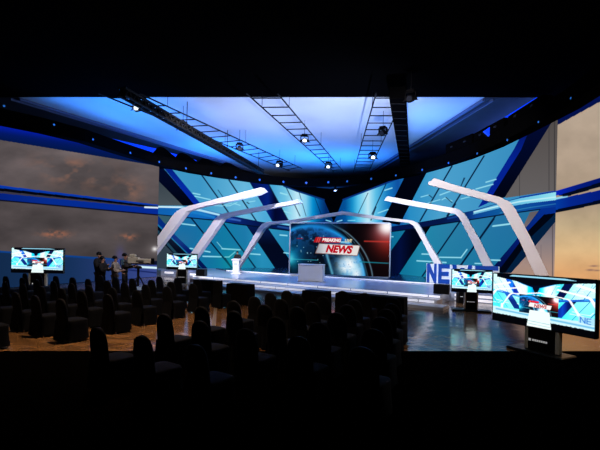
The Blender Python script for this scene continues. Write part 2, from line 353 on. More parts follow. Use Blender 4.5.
def earth_picture(X, Y):                                   # X 0..101, Y 0..55
    A = Art(X, Y, (2, 6, 16))
    n = fbm(X / 5.5, Y / 5.5, 11)
    A.c[:] = A.ramp([(0, (2, 14, 40)), (45, (3, 10, 26)), (60, (8, 4, 8)), (101, (12, 5, 8))])
    d = np.hypot((X - 22) / 55, (Y - 61) / 57)
    inside = d < 1
    sea = np.stack([10 + 30 * n, 45 + 90 * n, 95 + 130 * n], -1)
    land = np.clip((n - .47) * 7, 0, 1)[..., None]
    e = sea * (1 - land * .75) + np.array((2, 12, 34)) * land * .75
    e = e * np.clip(.25 + .95 * (d ** 3), 0, 1.2)[..., None]
    A.c[inside] = e[inside]
    rim = np.exp(-((d - 1.0) / .035) ** 2)[..., None]; A.c = A.c * (1 - rim * .85) + np.array((30, 150, 225)) * rim * .85
    d2 = np.hypot((X - 18) / 62, (Y - 62) / 60); A.c += (np.exp(-((d2 - 1.08) / .012) ** 2) * np.clip((X - 45) / 12, 0, 1) * 130)[..., None] * np.array((.55, .8, .9))
    gl_ = np.exp(-((X - 64) / 13) ** 2 - ((Y - 46) / 12) ** 2)[..., None] * (d < 1.01)[..., None]; A.c = A.c * (1 - gl_ * .9) + np.array((120, 215, 250)) * gl_ * .9
    A.glow(60, 43, 9, 9, (252, 254, 255), 1., 1.3); A.glow(69, 52, 5, 6, (240, 250, 255), .9)
    sk_ = np.clip((fbm(X / 4, Y / 4, 51) - .5) * 5, 0, 1)[..., None] * gl_; A.c = A.c * (1 - sk_ * .5) + np.array((60, 150, 220)) * sk_ * .5
    sp = (fbm(X / 1.6, Y / 1.6, 30, 3) > .64) & (X > 44) & (X < 74) & (Y > 34) & inside
    A.c[sp] = A.c[sp] * .8 + np.array((5, 60, 120)) * .2
    A.line([(39, 33), (45, 52)], 2., (110, 205, 240), soft=1.2, alpha=.8); A.glow(2, 37, 8, 9, (20, 190, 210), .95); A.glow(2, 38, 4, 4, (150, 250, 250), .6)
    A.glow(8, 32, 9, 14, (5, 80, 140), .5); A.line([(0, 38.5), (30, 39)], .8, (60, 200, 215), alpha=.6); A.line([(72, 39.4), (101, 40)], 1., (20, 140, 160), alpha=.85)
    A.glow(99, 18, 14, 15, (150, 34, 26), .85); A.glow(97, 9, 13, 10, (170, 95, 105), .75); A.glow(97.5, 4, 9, 8, (255, 250, 250), 1., 1.4); A.line([(76, 18.7), (101, 18.9)], 1., (225, 60, 50), soft=.7, alpha=.9)
    A.glow(30, 4, 18, 5, (20, 110, 190), .6); A.line([(8, 17), (14, 17)], .8, (140, 25, 45))
    A.line([(40, 0), (55, 9), (66, 20), (75, 36), (80, 54)], .7, (60, 110, 130), alpha=.6)
    rng = np.random.RandomState(4)
    for i in range(22):
        x, y = rng.uniform(8, 36), rng.uniform(14, 42); A.glow(x, y, .5, .5, (170, 220, 240), .8)
    # headline plates
    A.poly([(27.5, 15.4), (53.5, 15.7), (52, 20.8), (25.2, 20.6)], (176, 22, 28)); A.poly([(33.6, 15.6), (34.8, 15.6), (33, 20.6), (31.8, 20.6)], (60, 40, 60))
    A.line([(30, 15.5), (28.4, 20.5)], .5, (230, 120, 120)); A.line([(32, 15.5), (30.4, 20.5)], .5, (230, 120, 120))
    A.poly([(30.7, 21.5), (72, 22.8), (69.5, 33.8), (27, 32)], (120, 90, 90)); A.poly([(31.2, 22.2), (71.2, 23.4), (69, 33), (28, 31.4)], A.ramp([(28, (150, 155, 165)), (36, (205, 205, 210)), (50, (235, 228, 228)), (72, (226, 220, 216))]))
    A.poly([(53, 19), (62, 19.4), (61, 21.3), (52.5, 21)], (120, 190, 220))
    return A
ARCHES = {}
def arch_outlines():
    return {
    'AL': [(150, 248), (158, 236), (173, 215), (175, 213), (180, 209), (188, 206), (225, 196.7), (261, 187.3), (264.7, 191), (258, 194.4), (225, 202), (201.7, 206.7), (187, 211.3), (182.3, 217), (158, 249), (150, 259.5)],
    'BL': [(180, 269), (191, 253), (213.7, 220.3), (217, 216.8), (221.7, 214), (235, 211.2), (298.3, 199.3), (300, 202), (299.5, 202.9), (235, 215.2), (228, 216.6), (223, 219), (198.3, 254.3), (188, 269)],
    'CL': [(235, 267.5), (242.3, 256), (254.3, 234.7), (258.3, 228), (262, 224), (266.3, 222), (289, 220.2), (342.3, 211.2), (342.3, 214.6), (295, 222), (269, 224.7), (263.7, 229), (257, 239.3), (240.3, 264.9), (238.5, 268)],
    'CR': [(342.3, 211.2), (375, 215.9), (411, 220.3), (416, 222), (419, 225), (422, 230), (428.3, 242), (441, 262.7), (447, 273), (439, 273), (433.7, 263.3), (421.7, 240), (413.7, 226), (409, 222.8), (375, 219), (342.3, 214.6)],
    'BR': [(384.3, 200), (387.7, 196.3), (455, 208.3), (460, 210), (465, 214), (480, 240), (493, 266), (498, 276), (488, 276), (483, 266), (471, 240), (459, 217.5), (455, 213.8), (450, 212.8), (384.5, 200.6)],
    'AR': [(428, 183), (434.3, 178), (455, 185), (500, 197), (510, 202), (515, 208), (532, 240), (548.7, 275), (555, 288), (541, 288), (535, 275), (519, 240), (501, 208), (496, 203), (440, 187.6), (428, 184.4)]}
def monitor_picture(U, V):                                 # U,V 0..1 : what the confidence monitors relay
    X = 211 + U * 259; Y = 166 + V * 148
    A = studio_picture(X, Y)
    A.c = 255 * (1 - (1 - np.clip(A.c, 0, 255) / 255) ** 5.5)
    A.c[..., 0] *= .97
    for k, o in arch_outlines().items(): A.poly(o, (250, 252, 255))
    E_ = earth_picture(X - 289, Y - 222.5).c; m = (X > 289) & (X < 390) & (Y > 222.5) & (Y < 277)
    A.c[m] = np.clip(E_[m] * 1.35, 0, 255)
    ft = np.clip((Y - 268) / 26, 0, 1); fl = A.mask([(222, 270), (289, 274), (390, 278), (488, 276), (488, 330), (200, 330), (200, 270)]) & ~m
    A.c[fl] = (205, 240, 250); A.line([(222, 278), (488, 290)], 4, (90, 180, 225), soft=2)
    A.poly([(222, 160), (488, 160), (488, 172), (440, 176), (390, 183), (350, 190), (330, 193), (310, 190), (270, 183), (222, 175)], (4, 6, 16))
    A.poly([(270, 165), (400, 165), (430, 170), (260, 170)], (150, 215, 240))
    A.poly([(318, 244), (374, 246), (371, 258), (315, 256)], (250, 240, 240))
    A.poly([(436, 262), (478, 266), (478, 284), (436, 280)], (170, 225, 245))
    A.line([(440, 279), (440, 265), (450, 280), (450, 266)], 2.2, (40, 120, 215)); A.line([(462, 267), (454, 267), (454, 280), (462, 281)], 2.2, (40, 120, 215)); A.line([(454, 274), (462, 274)], 2, (40, 120, 215))
    A.poly([(236, 258), (243, 258), (243, 272), (236, 272)], (255, 255, 255))
    hd = 290 + 3.4 * fbm(X / 2.6, X * 0, 5) + (X - 222) * .02
    A.c[Y > hd] = (3, 4, 8); A.c[X > 470] = A.c[X > 470]
    A.poly([(318, 266), (369, 266), (374, 316), (311, 316)], (236, 251, 251)); A.line([(312, 298), (372, 300)], 1.5, (150, 200, 205)); A.line([(312, 306), (372, 308)], 1.5, (170, 210, 210))
    return A
def cloud_left(X, Y):
    A = Art(X, Y, (0, 0, 0)); n = fbm(X / 38, Y / 17, 2); n2 = fbm(X / 15, Y / 9, 8)
    base = np.stack([58 + 50 * n, 55 + 46 * n, 56 + 46 * n], -1); A.c = base * np.array((1.12, 1.08, 1.08)) * np.clip(1.02 - (Y - 150) / 420, .6, 1.1)[..., None]
    f = (np.clip((n2 - .42) * 3.2, 0, 1) * np.exp(-((X - 75) / 34) ** 2 - ((Y - 172 - (X - 75) * .14) / 13) ** 2) * .9 + np.clip((n2 - .45) * 3, 0, 1) * np.exp(-((X - 130) / 14) ** 2 - ((Y - 192) / 14) ** 2) * .7)[..., None]
    A.c = A.c * (1 - f) + np.array((158, 108, 88)) * f
    f2 = (np.clip((n - .5) * 4, 0, 1) * np.exp(-((X - 10) / 30) ** 2 - ((Y - 150) / 12) ** 2) * .5)[..., None]; A.c = A.c * (1 - f2) + np.array((120, 95, 92)) * f2
    f3 = (np.clip((fbm(X / 5, Y / 3.5, 40) - .36) * 4, 0, 1) * (np.exp(-((X - 55) / 13) ** 2 - ((Y - 234) / 3.4) ** 2) + np.exp(-((X - 128) / 8) ** 2 - ((Y - 237) / 3) ** 2) * .8))[..., None]; A.c = A.c * (1 - f3 * .85) + np.array((185, 110, 80)) * f3 * .85
    # top fascia picture
    A.poly([(-80, 60), (200, 60), (200, 173), (158, 166), (0, 140), (-80, 127)], A.ramp([(100, (3, 20, 140)), (128, (4, 28, 150)), (133, (3, 24, 100)), (141, (2, 22, 70))], (-.155, 1)))
    # middle band
    def band(y0, k0, y1, k1, col): A.poly([(-80, y0 - 80 * k0), (200, y0 + 200 * k0), (200, y1 + 200 * k1), (-80, y1 - 80 * k1)], col)
    band(185.3, .123, 188, .116, (6, 55, 165)); band(188, .116, 191, .108, (3, 5, 14)); band(191, .108, 193.2, .098, (56, 54, 70)); band(193.2, .098, 200, .092, A.ramp([(0, (5, 34, 125)), (50, (5, 44, 145)), (160, (5, 42, 150))]))
    A.line([(-60, 194.8), (0, 200.3), (158, 215)], 1.2, (8, 10, 26))
    A.line([(145, 207.2), (160, 207.8)], 1.8, (225, 240, 250))
    # sea
    A.poly([(-80, 246), (0, 252), (158, 262.5), (200, 265), (200, 330), (-80, 330)], A.ramp([(-40, (16, 38, 66)), (70, (22, 48, 88)), (120, (42, 60, 116)), (158, (60, 76, 146))]))
    A.line([(-60, 248), (0, 251.6), (66, 256), (125, 260)], 1.8, (12, 62, 135)); A.poly([(120, 259.5), (158, 261), (158, 265), (120, 264)], (10, 16, 40))
    A.line([(127, 265.6), (142, 267), (158, 268)], 2.2, (210, 240, 250)); A.line([(115, 268.5), (158, 273)], 1.2, (20, 34, 90))
    A.glow(154.7, 249, 2.6, 2.3, (255, 255, 255), 1.); A.glow(154.7, 249, 9, 7, (170, 160, 160), .3); A.glow(120, 255, 4, 8, (75, 75, 140), .5)
    return A
def cloud_right(X, Y):
    A = Art(X, Y, (0, 0, 0)); n = fbm(X / 18, Y / 14, 21)
    A.c = A.ramp([(100, (176, 158, 140)), (160, (178, 158, 138)), (200, (168, 148, 126)), (225, (188, 166, 132)), (250, (216, 180, 132)), (275, (224, 166, 112)), (300, (200, 140, 95))], (0, 1)) * (.93 + .14 * n)[..., None]
    for (x, y, a, b) in ((594, 266, 4, .8), (590.5, 270, 4, .9), (597, 270.5, 3, .7)): A.glow(x, y, a, b, (120, 90, 90), .75)
    A.poly([(540, 60), (700, 40), (700, 60), (600, 101.7), (555, 126.5), (540, 134)], A.ramp([(60, (2, 14, 90)), (130, (3, 16, 74))], (.55, .9)))
    A.poly([(550, 192.2), (555, 191), (600, 177.7), (680, 154), (680, 160), (600, 182.5), (565, 193.8), (550, 197)], A.ramp([(555, (4, 34, 190)), (575, (3, 28, 130)), (600, (3, 22, 105))]))
    A.poly([(558, 195.5), (600, 182.4), (680, 158), (680, 164), (600, 187), (567, 196.5)], (2, 9, 28))
    A.poly([(550, 199.8), (567, 196.9), (600, 190), (680, 172), (680, 180), (600, 202), (550, 211.5)], A.ramp([(555, (3, 60, 160)), (570, (4, 38, 140)), (600, (3, 28, 125))]))
    A.poly([(550, 211), (600, 200), (680, 178), (680, 184), (600, 204), (550, 214)], (2, 9, 30))
    A.line([(552, 199.3), (567, 196.3)], 2., (150, 215, 235)); A.line([(563, 196), (568, 195.5)], 1., (10, 20, 50))
    A.line([(596.5, 292), (600, 292)], 3, (170, 110, 80))
    return A

def set_picture(me, rgb):
    a = me.color_attributes.new('picture', 'FLOAT_COLOR', 'POINT')
    lin = srgb(np.clip(rgb, 0, 255)).reshape(-1, 3); buf = np.ones((lin.shape[0], 4), np.float32); buf[:, :3] = lin
    a.data.foreach_set('color', buf.ravel())
def grid_mesh(name, P, rgb, m, parent, off):
    """P: (rows, cols, 3) points of a screen surface that carries the picture rgb"""
    r, c = P.shape[:2]; me = bpy.data.meshes.new(name)
    V = (P - np.array(off)).reshape(-1, 3).astype(np.float32)
    i = (np.arange(r - 1)[:, None] * c + np.arange(c - 1)[None]).ravel()
    F = np.stack([i, i + 1, i + c + 1, i + c], -1).astype(np.int32)
    me.vertices.add(len(V)); me.vertices.foreach_set('co', V.ravel())
    me.loops.add(F.size); me.loops.foreach_set('vertex_index', F.ravel())
    me.polygons.add(len(F)); me.polygons.foreach_set('loop_start', np.arange(0, F.size, 4, dtype=np.int32))
    me.update(calc_edges=True); set_picture(me, rgb)
    me.materials.append(m); o = bpy.data.objects.new(name, me); COL.objects.link(o); o.parent = parent; return o
def led_wall(root, plan, zb, zt, nu, nv, pic, m):
    plan = np.array(plan, float); s = np.r_[0, np.cumsum(np.hypot(*np.diff(plan, axis=0).T))]
    t = np.linspace(0, s[-1], nu); px = np.interp(t, s, plan[:, 0]); py = np.interp(t, s, plan[:, 1]); z = np.linspace(zb, zt, nv)
    P = np.zeros((nv, nu, 3)); P[..., 0] = px; P[..., 1] = py; P[..., 2] = z[:, None]
    X, Y = picture_xy(P[..., 0], P[..., 1], P[..., 2])
    grid_mesh('display_surface', P, pic(X, Y).c, m, root, root.location)
    mb = MB(); pts = [Vector((x, y, 0)) for x, y in plan]
    out = []
    for i, p in enumerate(pts):
        a = pts[max(0, i - 1)]; b = pts[min(len(pts) - 1, i + 1)]; d = (b - a).normalized(); n = Vector((-d.y, d.x, 0)); out.append(n)
    f = [p + n * .02 for p, n in zip(pts, out)]; bk = [p + n * .4 for p, n in zip(pts, out)]
    n = len(pts); vs = []
    for z_ in (zb - .02, zt + .02): vs += [Vector((p.x, p.y, z_)) for p in f] + [Vector((p.x, p.y, z_)) for p in bk]
    fs = []
    for i in range(n - 1):
        fs += [(i, i + 1, 2 * n + i + 1, 2 * n + i), (n + i, 3 * n + i, 3 * n + i + 1, n + i + 1), (i, n + i, n + i + 1, i + 1), (2 * n + i, 2 * n + i + 1, 3 * n + i + 1, 3 * n + i)]
    fs += [(0, 2 * n, 3 * n, n), (n - 1, 2 * n - 1, 4 * n - 1, 3 * n - 1)]
    mb.add(vs, fs).build('housing', BLACK, root, world=True)

# ------------------------------------------------------------------ the hall
FL0, FL1 = at_height(-140, 351, 0), at_height(740, 351, 0)      # edge between polished floor and the carpet
floor_mb = MB().slab([(FL0.x, FL0.y), (FL1.x, FL1.y), (24, FL1.y), (24, 44), (-24, 44), (-24, FL0.y)], -.2, 0)
structure(floor_mb.build('floor', marble_floor()))
structure(MB().slab([(-24, -6), (24, -6), (24, FL1.y), (FL1.x, FL1.y), (FL0.x, FL0.y), (-24, FL0.y)], -.2, .0).build('floor_carpet', CARPET))
ZC = 9.5
la, lb = at_height(18, 97, ZC), at_height(160, 141, ZC); ra, rb = at_height(485, 97, ZC), at_height(384, 162, ZC)
def ext(p, q, Y): t = (Y - p.y) / (q.y - p.y); return p + (q - p) * t
c0, c1 = at_height(-200, 97.2, ZC), at_height(800, 97.2, ZC)     # where the bare black ceiling begins
def edge_y(x): return c0.y + (c1.y - c0.y) * (x - c0.x) / (c1.x - c0.x)
lf, rf = ext(la, lb, 43.5), ext(ra, rb, 43.5)
ceil = structure(MB().slab([(la.x, edge_y(la.x)), (ra.x, edge_y(ra.x)), (rf.x, 43.5), (lf.x, 43.5)], ZC, ZC + .1).build('ceiling', CEILM))
structure(MB().slab([(-24, -6), (24, -6), (24, edge_y(24)), (ra.x, edge_y(ra.x)), (la.x, edge_y(la.x)), (-24, edge_y(-24))], ZC, ZC + .2).build('ceiling_black', DRAPE))
structure(MB().slab([(-24, edge_y(-24)), (la.x, edge_y(la.x)), (lf.x, 43.5), (-24, 43.5)], ZC - .02, ZC + .2).build('ceiling_soffit_left', SOFFIT))
structure(MB().slab([(24, edge_y(24)), (ra.x, edge_y(ra.x)), (rf.x, 43.5), (24, 43.5)], ZC - .02, ZC + .2).build('ceiling_soffit_right', SOFFIT))
for nm, p, q, sgn in (('trim_1', la, lf, -1), ('trim_2', ra, rf, 1)):
    mb = MB()
    for k, (o_, wd) in enumerate(((.0, .10), (.45, .06))):
        mb.bar((p.x + sgn * o_, edge_y(p.x) + .1, ZC - .08), (q.x + sgn * o_, 43.4, ZC - .08), wd, .12)
    structure(mb.build(nm, LEDGE))
structure(MB().box((0, 43.75, 4.7), (48.5, .5, 10)).build('wall_back', PLAIN))
structure(MB().box((0, -6.25, 4.7), (48.5, .5, 10)).build('wall_front', DRAPE))
structure(MB().box((-24.25, 18.75, 4.7), (.5, 50.5, 10)).build('wall_left', PLAIN))
structure(MB().box((24.25, 18.75, 4.7), (.5, 50.5, 10)).build('wall_right', PLAIN))

# ------------------------------------------------------------------ LED walls
WL = led_mat('led_picture', 1.0)
r = thing('led_wall', 'tall left LED wall showing grey pink storm clouds above blue sea', 'led wall', (-11.4, 22.3, 0))
led_wall(r, [(-15.98, 12.3), (-9.53, 26.72)], .02, 8.0, 560, 480, cloud_left, WL)
r = thing('led_wall', 'wide curved LED wall with turquoise panels and dark blue diagonals behind the stage', 'led wall', (0, 36, 0))
xs = [140, 150, 165, 180, 200, 225, 250, 280, 310, 330, 345, 370, 400, 420, 440, 470, 500, 530, 555.6]
Ds = np.interp(xs, [140, 158, 200, 250, 310, 345, 400, 440, 500, 555.6], [30.5, 30.5, 32, 34.5, 35.5, 34.8, 30.6, 27.2, 21.6, 16.0])
plan = [((x - 300) * D / FOC, D) for x, D in zip(xs, Ds)]
led_wall(r, plan, .1, 8.0, 1500, 520, studio_picture, WL)
r = thing('led_wall', 'right hand LED wall showing a beige and peach sunset sky', 'led wall', (10, 14.5, 0))
led_wall(r, [(10.16, 15.95), (9.72, 12.9), (9.45, 9.0)], .02, 8.0, 320, 420, cloud_right, WL)

# ------------------------------------------------------------------ header truss above the stage
hp = [(-70, 106), (-35, 116), (0, 125), (40, 133), (80, 142.5), (120, 155), (158, 166), (190, 173), (220, 178), (260, 183.5), (300, 187), (345, 186.5), (390, 180.5), (415, 175.5), (440, 168.5), (470, 159), (500, 147), (530, 132), (555, 119), (575, 108.5), (593, 97), (625, 74)]
HZ = 6.9
hplan = [at_height(x, y, HZ) for x, y in hp]
hplan = [Vector((p.x, p.y, 0)) for p in hplan]
hr = thing('curved_header_truss', 'long curved black header truss with small blue lights over the stage', 'truss', (hplan[10].x, hplan[10].y, HZ))
def normals(pl):
    o = []
    for i, p in enumerate(pl):
        d = (pl[min(i + 1, len(pl) - 1)] - pl[max(i - 1, 0)]).normalized(); o.append(Vector((-d.y, d.x, 0)))
    return o
hn = normals(hplan); n = len(hplan); vs = []
for (o_, z) in ((-.35, HZ), (.15, HZ), (.15, 7.5), (-.35, 7.5)): vs += [p + q * o_ + Vector((0, 0, z)) for p, q in zip(hplan, hn)]
fs = []
for k in range(4):
    for i in range(n - 1): a, b = k * n, ((k + 1) % 4) * n; fs.append((a + i, a + i + 1, b + i + 1, b + i))
fs += [(0, n, 2 * n, 3 * n), (n - 1, 2 * n - 1, 3 * n - 1, 4 * n - 1)]
MB().add(vs, fs).build('valance', DRAPE, hr, world=True)
# bottom chord and top chord tubes
mb = MB()
for (a, b, na, nb) in zip(hplan[:-1], hplan[1:], hn[:-1], hn[1:]): mb.tube(a - na * .34 + Vector((0, 0, HZ + .03)), b - nb * .34 + Vector((0, 0, HZ + .03)), .03, 6)
mb.build('bottom_chord', DRAPE, hr, world=True)
def on_header(x, y):
    best = None
    for a, b, na in zip(hplan[:-1], hplan[1:], hn[:-1]):
        d = (b - a).normalized(); nn = Vector((-d.y, d.x, 0)); a = a - nn * .35; b = b - nn * .35; P = on_plane(x, y, a, nn); t = (P - a).dot(d) / (b - a).length
        if -.001 <= t <= 1.001: best = (P, nn)
    return best
BLUEDOT = mat('blue_pilot_lens', (20, 60, 150), .4, emit=(50, 130, 235), strength=.55)
WDOT = mat('white_lamp_lens', (230, 240, 255), .4, emit=(235, 245, 255), strength=2.)
for x, y in [(3.5, 106.5), (53, 125), (91.5, 139.5), (129, 153), (158, 162), (185, 168.5), (210.5, 173.5), (235, 177.5), (259, 180), (283, 182), (306.5, 183), (328.5, 182.5), (348, 181.5), (372, 179), (397, 175.5), (423.5, 170), (450, 163), (479, 153.5), (509.5, 140), (541, 122), (574, 98)]:
    res = on_header(x, y)
    if not res: continue
    P, nn = res; rr = P.y / 400 * 1.1
    f = MB().tube(P - nn * .02, P - nn * .09, rr * 1.25, 10).build('pilot_light', BLACK, hr, world=True)
    ln = MB().tube(P - nn * .085, P - nn * .10, rr * .95, 10); me = ln.build('lens', BLUEDOT, hr, world=True); me.parent = f
    me.matrix_parent_inverse = Matrix.Identity(4)
P = on_header(335, 186)[0]
b = MB().lathe([(.05, .25), (.09, .2), (.12, .0), (.10, -.05)], P - Vector((0, .25, .3)), 10).build('center_lamp', BLACK, hr, world=True)
g = MB().lathe([(.03, -.13), (.09, -.09), (.09, -.05)], P - Vector((0, .25, .3)), 10).build('lens', WDOT, hr, world=True); g.parent = b
# stepped black equipment cases standing on the header
for j, (x0, x1, yt) in enumerate([(443, 472, 139.5), (471, 503, 126), (505, 540, 106)]):
    a, nn = on_header(x0 + 3, np.interp(x0 + 3, [h[0] for h in hp], [h[1] for h in hp]) - 3); b_, _ = on_header(x1 - 3, np.interp(x1 - 3, [h[0] for h in hp], [h[1] for h in hp]) - 3)
    a = a + nn * .28; b_ = b_ + nn * .28; mid = (a + b_) / 2; zt = at_depth((x0 + x1) / 2, yt, mid.y).z
    zt = max(zt, 7.6)
    ang = math.atan2(b_.y - a.y, b_.x - a.x); L = (b_ - a).length * 1.15
    t = thing('equipment_case', ['lowest black equipment case on the right side of the header truss', 'middle black equipment case on the right side of the header truss', 'topmost black equipment case at the right end of the header truss'][j], 'case', (mid.x, mid.y, 7.505), ang, 'cases on the header')
    MB().box((0, 0, (zt - 7.50) / 2), (L, .46, zt - 7.50), bev=.04).build('body', DRAPE, t)
    MB().box((-L * .25, -.24, (zt - 7.50) / 2), (.2, .03, .08)).box((L * .25, -.24, (zt - 7.50) / 2), (.2, .03, .08)).build('handle', TRUSS, t)
# black swags of cable along the left header top
for j, (x0, x1) in enumerate([(158, 178), (178, 200), (200, 222), (222, 245)]):
    a, nn = on_header(x0, np.interp(x0, [h[0] for h in hp], [h[1] for h in hp]) - 3); b_, _ = on_header(x1, np.interp(x1, [h[0] for h in hp], [h[1] for h in hp]) - 3)
    a = a + nn * .25; b_ = b_ + nn * .25; mid = (a + b_) / 2; ang = math.atan2(b_.y - a.y, b_.x - a.x); L = (b_ - a).length
    pts = [Vector((-L / 2, 0, 0)), Vector((-L / 2, 0, .12)), Vector((-L * .3, 0, .5)), Vector((-L * .1, 0, .48)), Vector((L * .3, 0, .22)), Vector((L / 2, 0, .1)), Vector((L / 2, 0, 0))]
    mb = MB().prism([p + Vector((0, -.15, 0)) for p in pts], (0, .3, 0))
    o = mb.build('cable_bundle', DRAPE); o.location = (mid.x, mid.y, 7.505); o.rotation_euler = (0, 0, ang)
    tag(o, ['black drape hump on the header truss nearest the left LED wall', 'second black drape hump on the header truss from the left LED wall', 'third black drape hump on the header truss from the left LED wall', 'black drape hump on the header truss closest to the stage centre'][j], 'drape', 'drape humps on the header')
# glowing blue panels standing in for blue light on the upper side walls
WALL_GLOW = mat('blue_wall_glow', (10, 40, 200), .5, emit=(6, 62, 235), strength=1.)
def wall_glow(lab, pts):
    q = [at_depth(x, y, D) for x, y, D in pts]; c = sum(q, Vector()) / len(q)
    t = thing('lit_wall_glow', lab, 'blue lit wall', (c.x, c.y, min(v.z for v in q)))
    MB().prism(q, (0, .12, 0)).build('glow_sheet', WALL_GLOW, t, world=True)
    MB().prism([v + Vector((0, .13, 0)) for v in q], (0, .15, 0)).build('backing', BLACK, t, world=True)
wall_glow('glowing stand-in for the blue lit wall above the header truss on the left', [(112, 138.5, 26.3), (160, 149.5, 26.3), (196, 160, 26.3), (196, 168, 26.3), (150, 158, 26.3), (112, 146, 26.3)])
wall_glow('glowing stand-in for the blue lit wall at the upper right above the header truss', [(484, 131, 18.3), (500, 120, 18.3), (536, 97.5, 18.3), (552, 97.5, 18.3), (548, 112, 18.3), (520, 132, 18.3), (496, 142, 18.3)])

# ------------------------------------------------------------------ trusses under the ceiling
ZT = 8.7
def truss_pt(x, y, z=ZT): return at_height(x, y, z)
def ladder(lab, a0, a1, b0, b1, n):
    A0, A1, B0, B1 = [truss_pt(*p) for p in (a0, a1, b0, b1)]
    if True:
        A0, B0 = A0 + (A0 - A1) * .03, B0 + (B0 - B1) * .03
    t = thing('ladder_truss', lab, 'truss', ((A0.x + B1.x) / 2, (A0.y + B1.y) / 2, ZT), 0, 'ladder trusses')
    MB().tube(A0, A1, .035, 6).build('rail', TRUSS, t, world=True); MB().tube(B0, B1, .035, 6).build('rail', TRUSS, t, world=True)
    for i in range(n):
        k = (i + .5) / n; MB().tube(A0.lerp(A1, k), B0.lerp(B1, k), .028, 6).build('rung', TRUSS, t, world=True)
    mb = MB()
    for k in (.1, .5, .92):
        for U, V in ((A0, A1), (B0, B1)): p = U.lerp(V, k); mb.tube(p, (p.x, p.y, ZC - .01), .012, 4)
    mb.build('hanger', TRUSS, t, world=True)
    return t
ladder('ladder truss with lamps running diagonally across the left of the blue ceiling', (148, 97.5), (302, 168.5), (109, 97.5), (290, 171), 16)
ladder('ladder truss right of the diagonal one, in the middle of the ceiling', (281, 97.5), (343, 171), (251, 97.5), (334, 172), 15)
ladder('ladder truss beside the black beam at the right of the ceiling', (375, 97.5), (353.5, 172), (404, 97.5), (368.5, 172), 15)
def boxtruss(lab, p, q, w_, nm='box_truss'):
    ZT = 8.1
    a, b = truss_pt(*p, z=ZT), truss_pt(*q, z=ZT); a = a + (a - b) * .04; d = (b - a).normalized(); u = Vector((d.y, -d.x, 0)) * w_ / 2; v = Vector((0, 0, w_ / 2))
    t = thing(nm, lab, 'truss', ((a.x + b.x) / 2, (a.y + b.y) / 2, ZT))
    for s1 in (-1, 1):
        for s2 in (-1, 1): MB().tube(a + u * s1 + v * s2, b + u * s1 + v * s2, .05, 6).build('chord', TRUSS, t, world=True)
    mb = MB(); L = (b - a).length; k = int(L / w_ / .8)
    for i in range(k):
        c, e = a + d * L * i / k, a + d * L * (i + 1) / k; s1 = 1 if i % 2 else -1
        for s2 in (-1, 1): mb.tube(c + u * s1 + v * s2, e - u * s1 + v * s2, .03, 5); mb.tube(c + u * s2 + v * s1, e + u * s2 - v * s1, .03, 5)
        mb.tube(c + u + v, c - u + v, .025, 4); mb.tube(c + u - v, c - u - v, .025, 4)
    mb.build('lacing', TRUSS, t, world=True)
    MB().bar(a, b, w_ * .5, w_ * .55).build('cable_tray', BLACK, t, world=True)
    mb = MB()
    for k in (.3, .6, .95): p_ = a.lerp(b, k); mb.tube(p_, (p_.x, p_.y, ZC - .01), .02, 4)
    mb.build('hanger', TRUSS, t, world=True)
boxtruss('heavy black box truss running diagonally from upper left to the header', (132, 97.5), (262, 172), .30)
# solid black beam
a, b = truss_pt(398, 97.5), truss_pt(405.3, 164); a = a + (a - b) * .04
t = thing('black_beam', 'solid black beam crossing the ceiling toward the camera, right of the ladder trusses', 'beam', ((a.x + b.x) / 2, (a.y + b.y) / 2, ZT))
MB().bar(a, b, .66, .5).build('beam_body', DRAPE, t, world=True)
mb = MB()
for k in np.arange(.04, .98, .07): p_ = a.lerp(b, k); mb.box((p_.x, p_.y, ZT - .26), (.64, .035, .03))
mb.build('cross_strap', TRUSS, t, world=True)
mb = MB()
for k in (.3, .65, .95): p_ = a.lerp(b, k); mb.tube(p_, (p_.x, p_.y, ZC - .01), .03, 5)
mb.build('hanger', TRUSS, t, world=True)
LAMPL = mat('lamp_lens', (220, 225, 230), .3, emit=(250, 250, 235), strength=1.2)
LAMPD = mat('lamp_glass_dark', (30, 35, 45), .2)
for j, (x, y, on, lab) in enumerate([(139, 107.3, 1, 'moving stage light with lit lens beside the diagonal box truss'), (183, 127, 0, 'dark stage light hanging behind the diagonal box truss'), (239.5, 147.5, 0, 'black stage light midway along the diagonal ladder truss'), (279.5, 164.5, 1, 'small stage light at the far end of the diagonal ladder truss'), (304.5, 139.5, 1, 'stage light with bright lens on the middle ladder truss'), (328.5, 166, 1, 'stage light at the far end of the middle ladder truss'), (383, 132, 0, 'black stage light on the ladder truss beside the beam'), (372.5, 156.5, 1, 'stage light with lit lens at the far end of the right ladder truss'), (411, 97.5, 0, 'black stage light jutting out to the right of the solid beam')]):
    p = at_height(x, y, ZT - .32); s_ = 1.0 if j not in (3, 5, 7) else 1.15
    t = thing('stage_light', lab, 'stage light', (p.x, p.y, ZT - .32), random.uniform(-.6, .6), 'stage lights on the trusses')
    MB().box((0, 0, .24), (.34 * s_, .3 * s_, .1), bev=.02).build('base', BLACK, t)
    MB().tube((0, 0, .29), (0, 0, ZC - ZT + .31), .012, 6).build('hanging_rod', TRUSS, t)
    MB().box((-.21 * s_, 0, .05), (.05, .14, .3)).box((.21 * s_, 0, .05), (.05, .14, .3)).box((0, 0, .19), (.47 * s_, .14, .04)).build('yoke', BLACK, t)
    hd = MB().tube((0, .26 * s_, .05), (0, -.2 * s_, -.12), .12 * s_, 10, .16 * s_).build('lamp_head', BLACK, t)
    MB().tube((0, -.2 * s_, -.12), (0, -.215 * s_, -.13), .12 * s_, 10).build('lens', LAMPL if on else LAMPD, hd)
    MB().prism([(-.3 * s_, -.2, -.2), (-.14, -.3, -.22), (-.16, -.16, -.02)], (0, .03, 0)).prism([(.34 * s_, -.15, -.2), (.14, -.3, -.22), (.16, -.16, -.02)], (0, .03, 0)).build('barn_door', BLACK, hd)

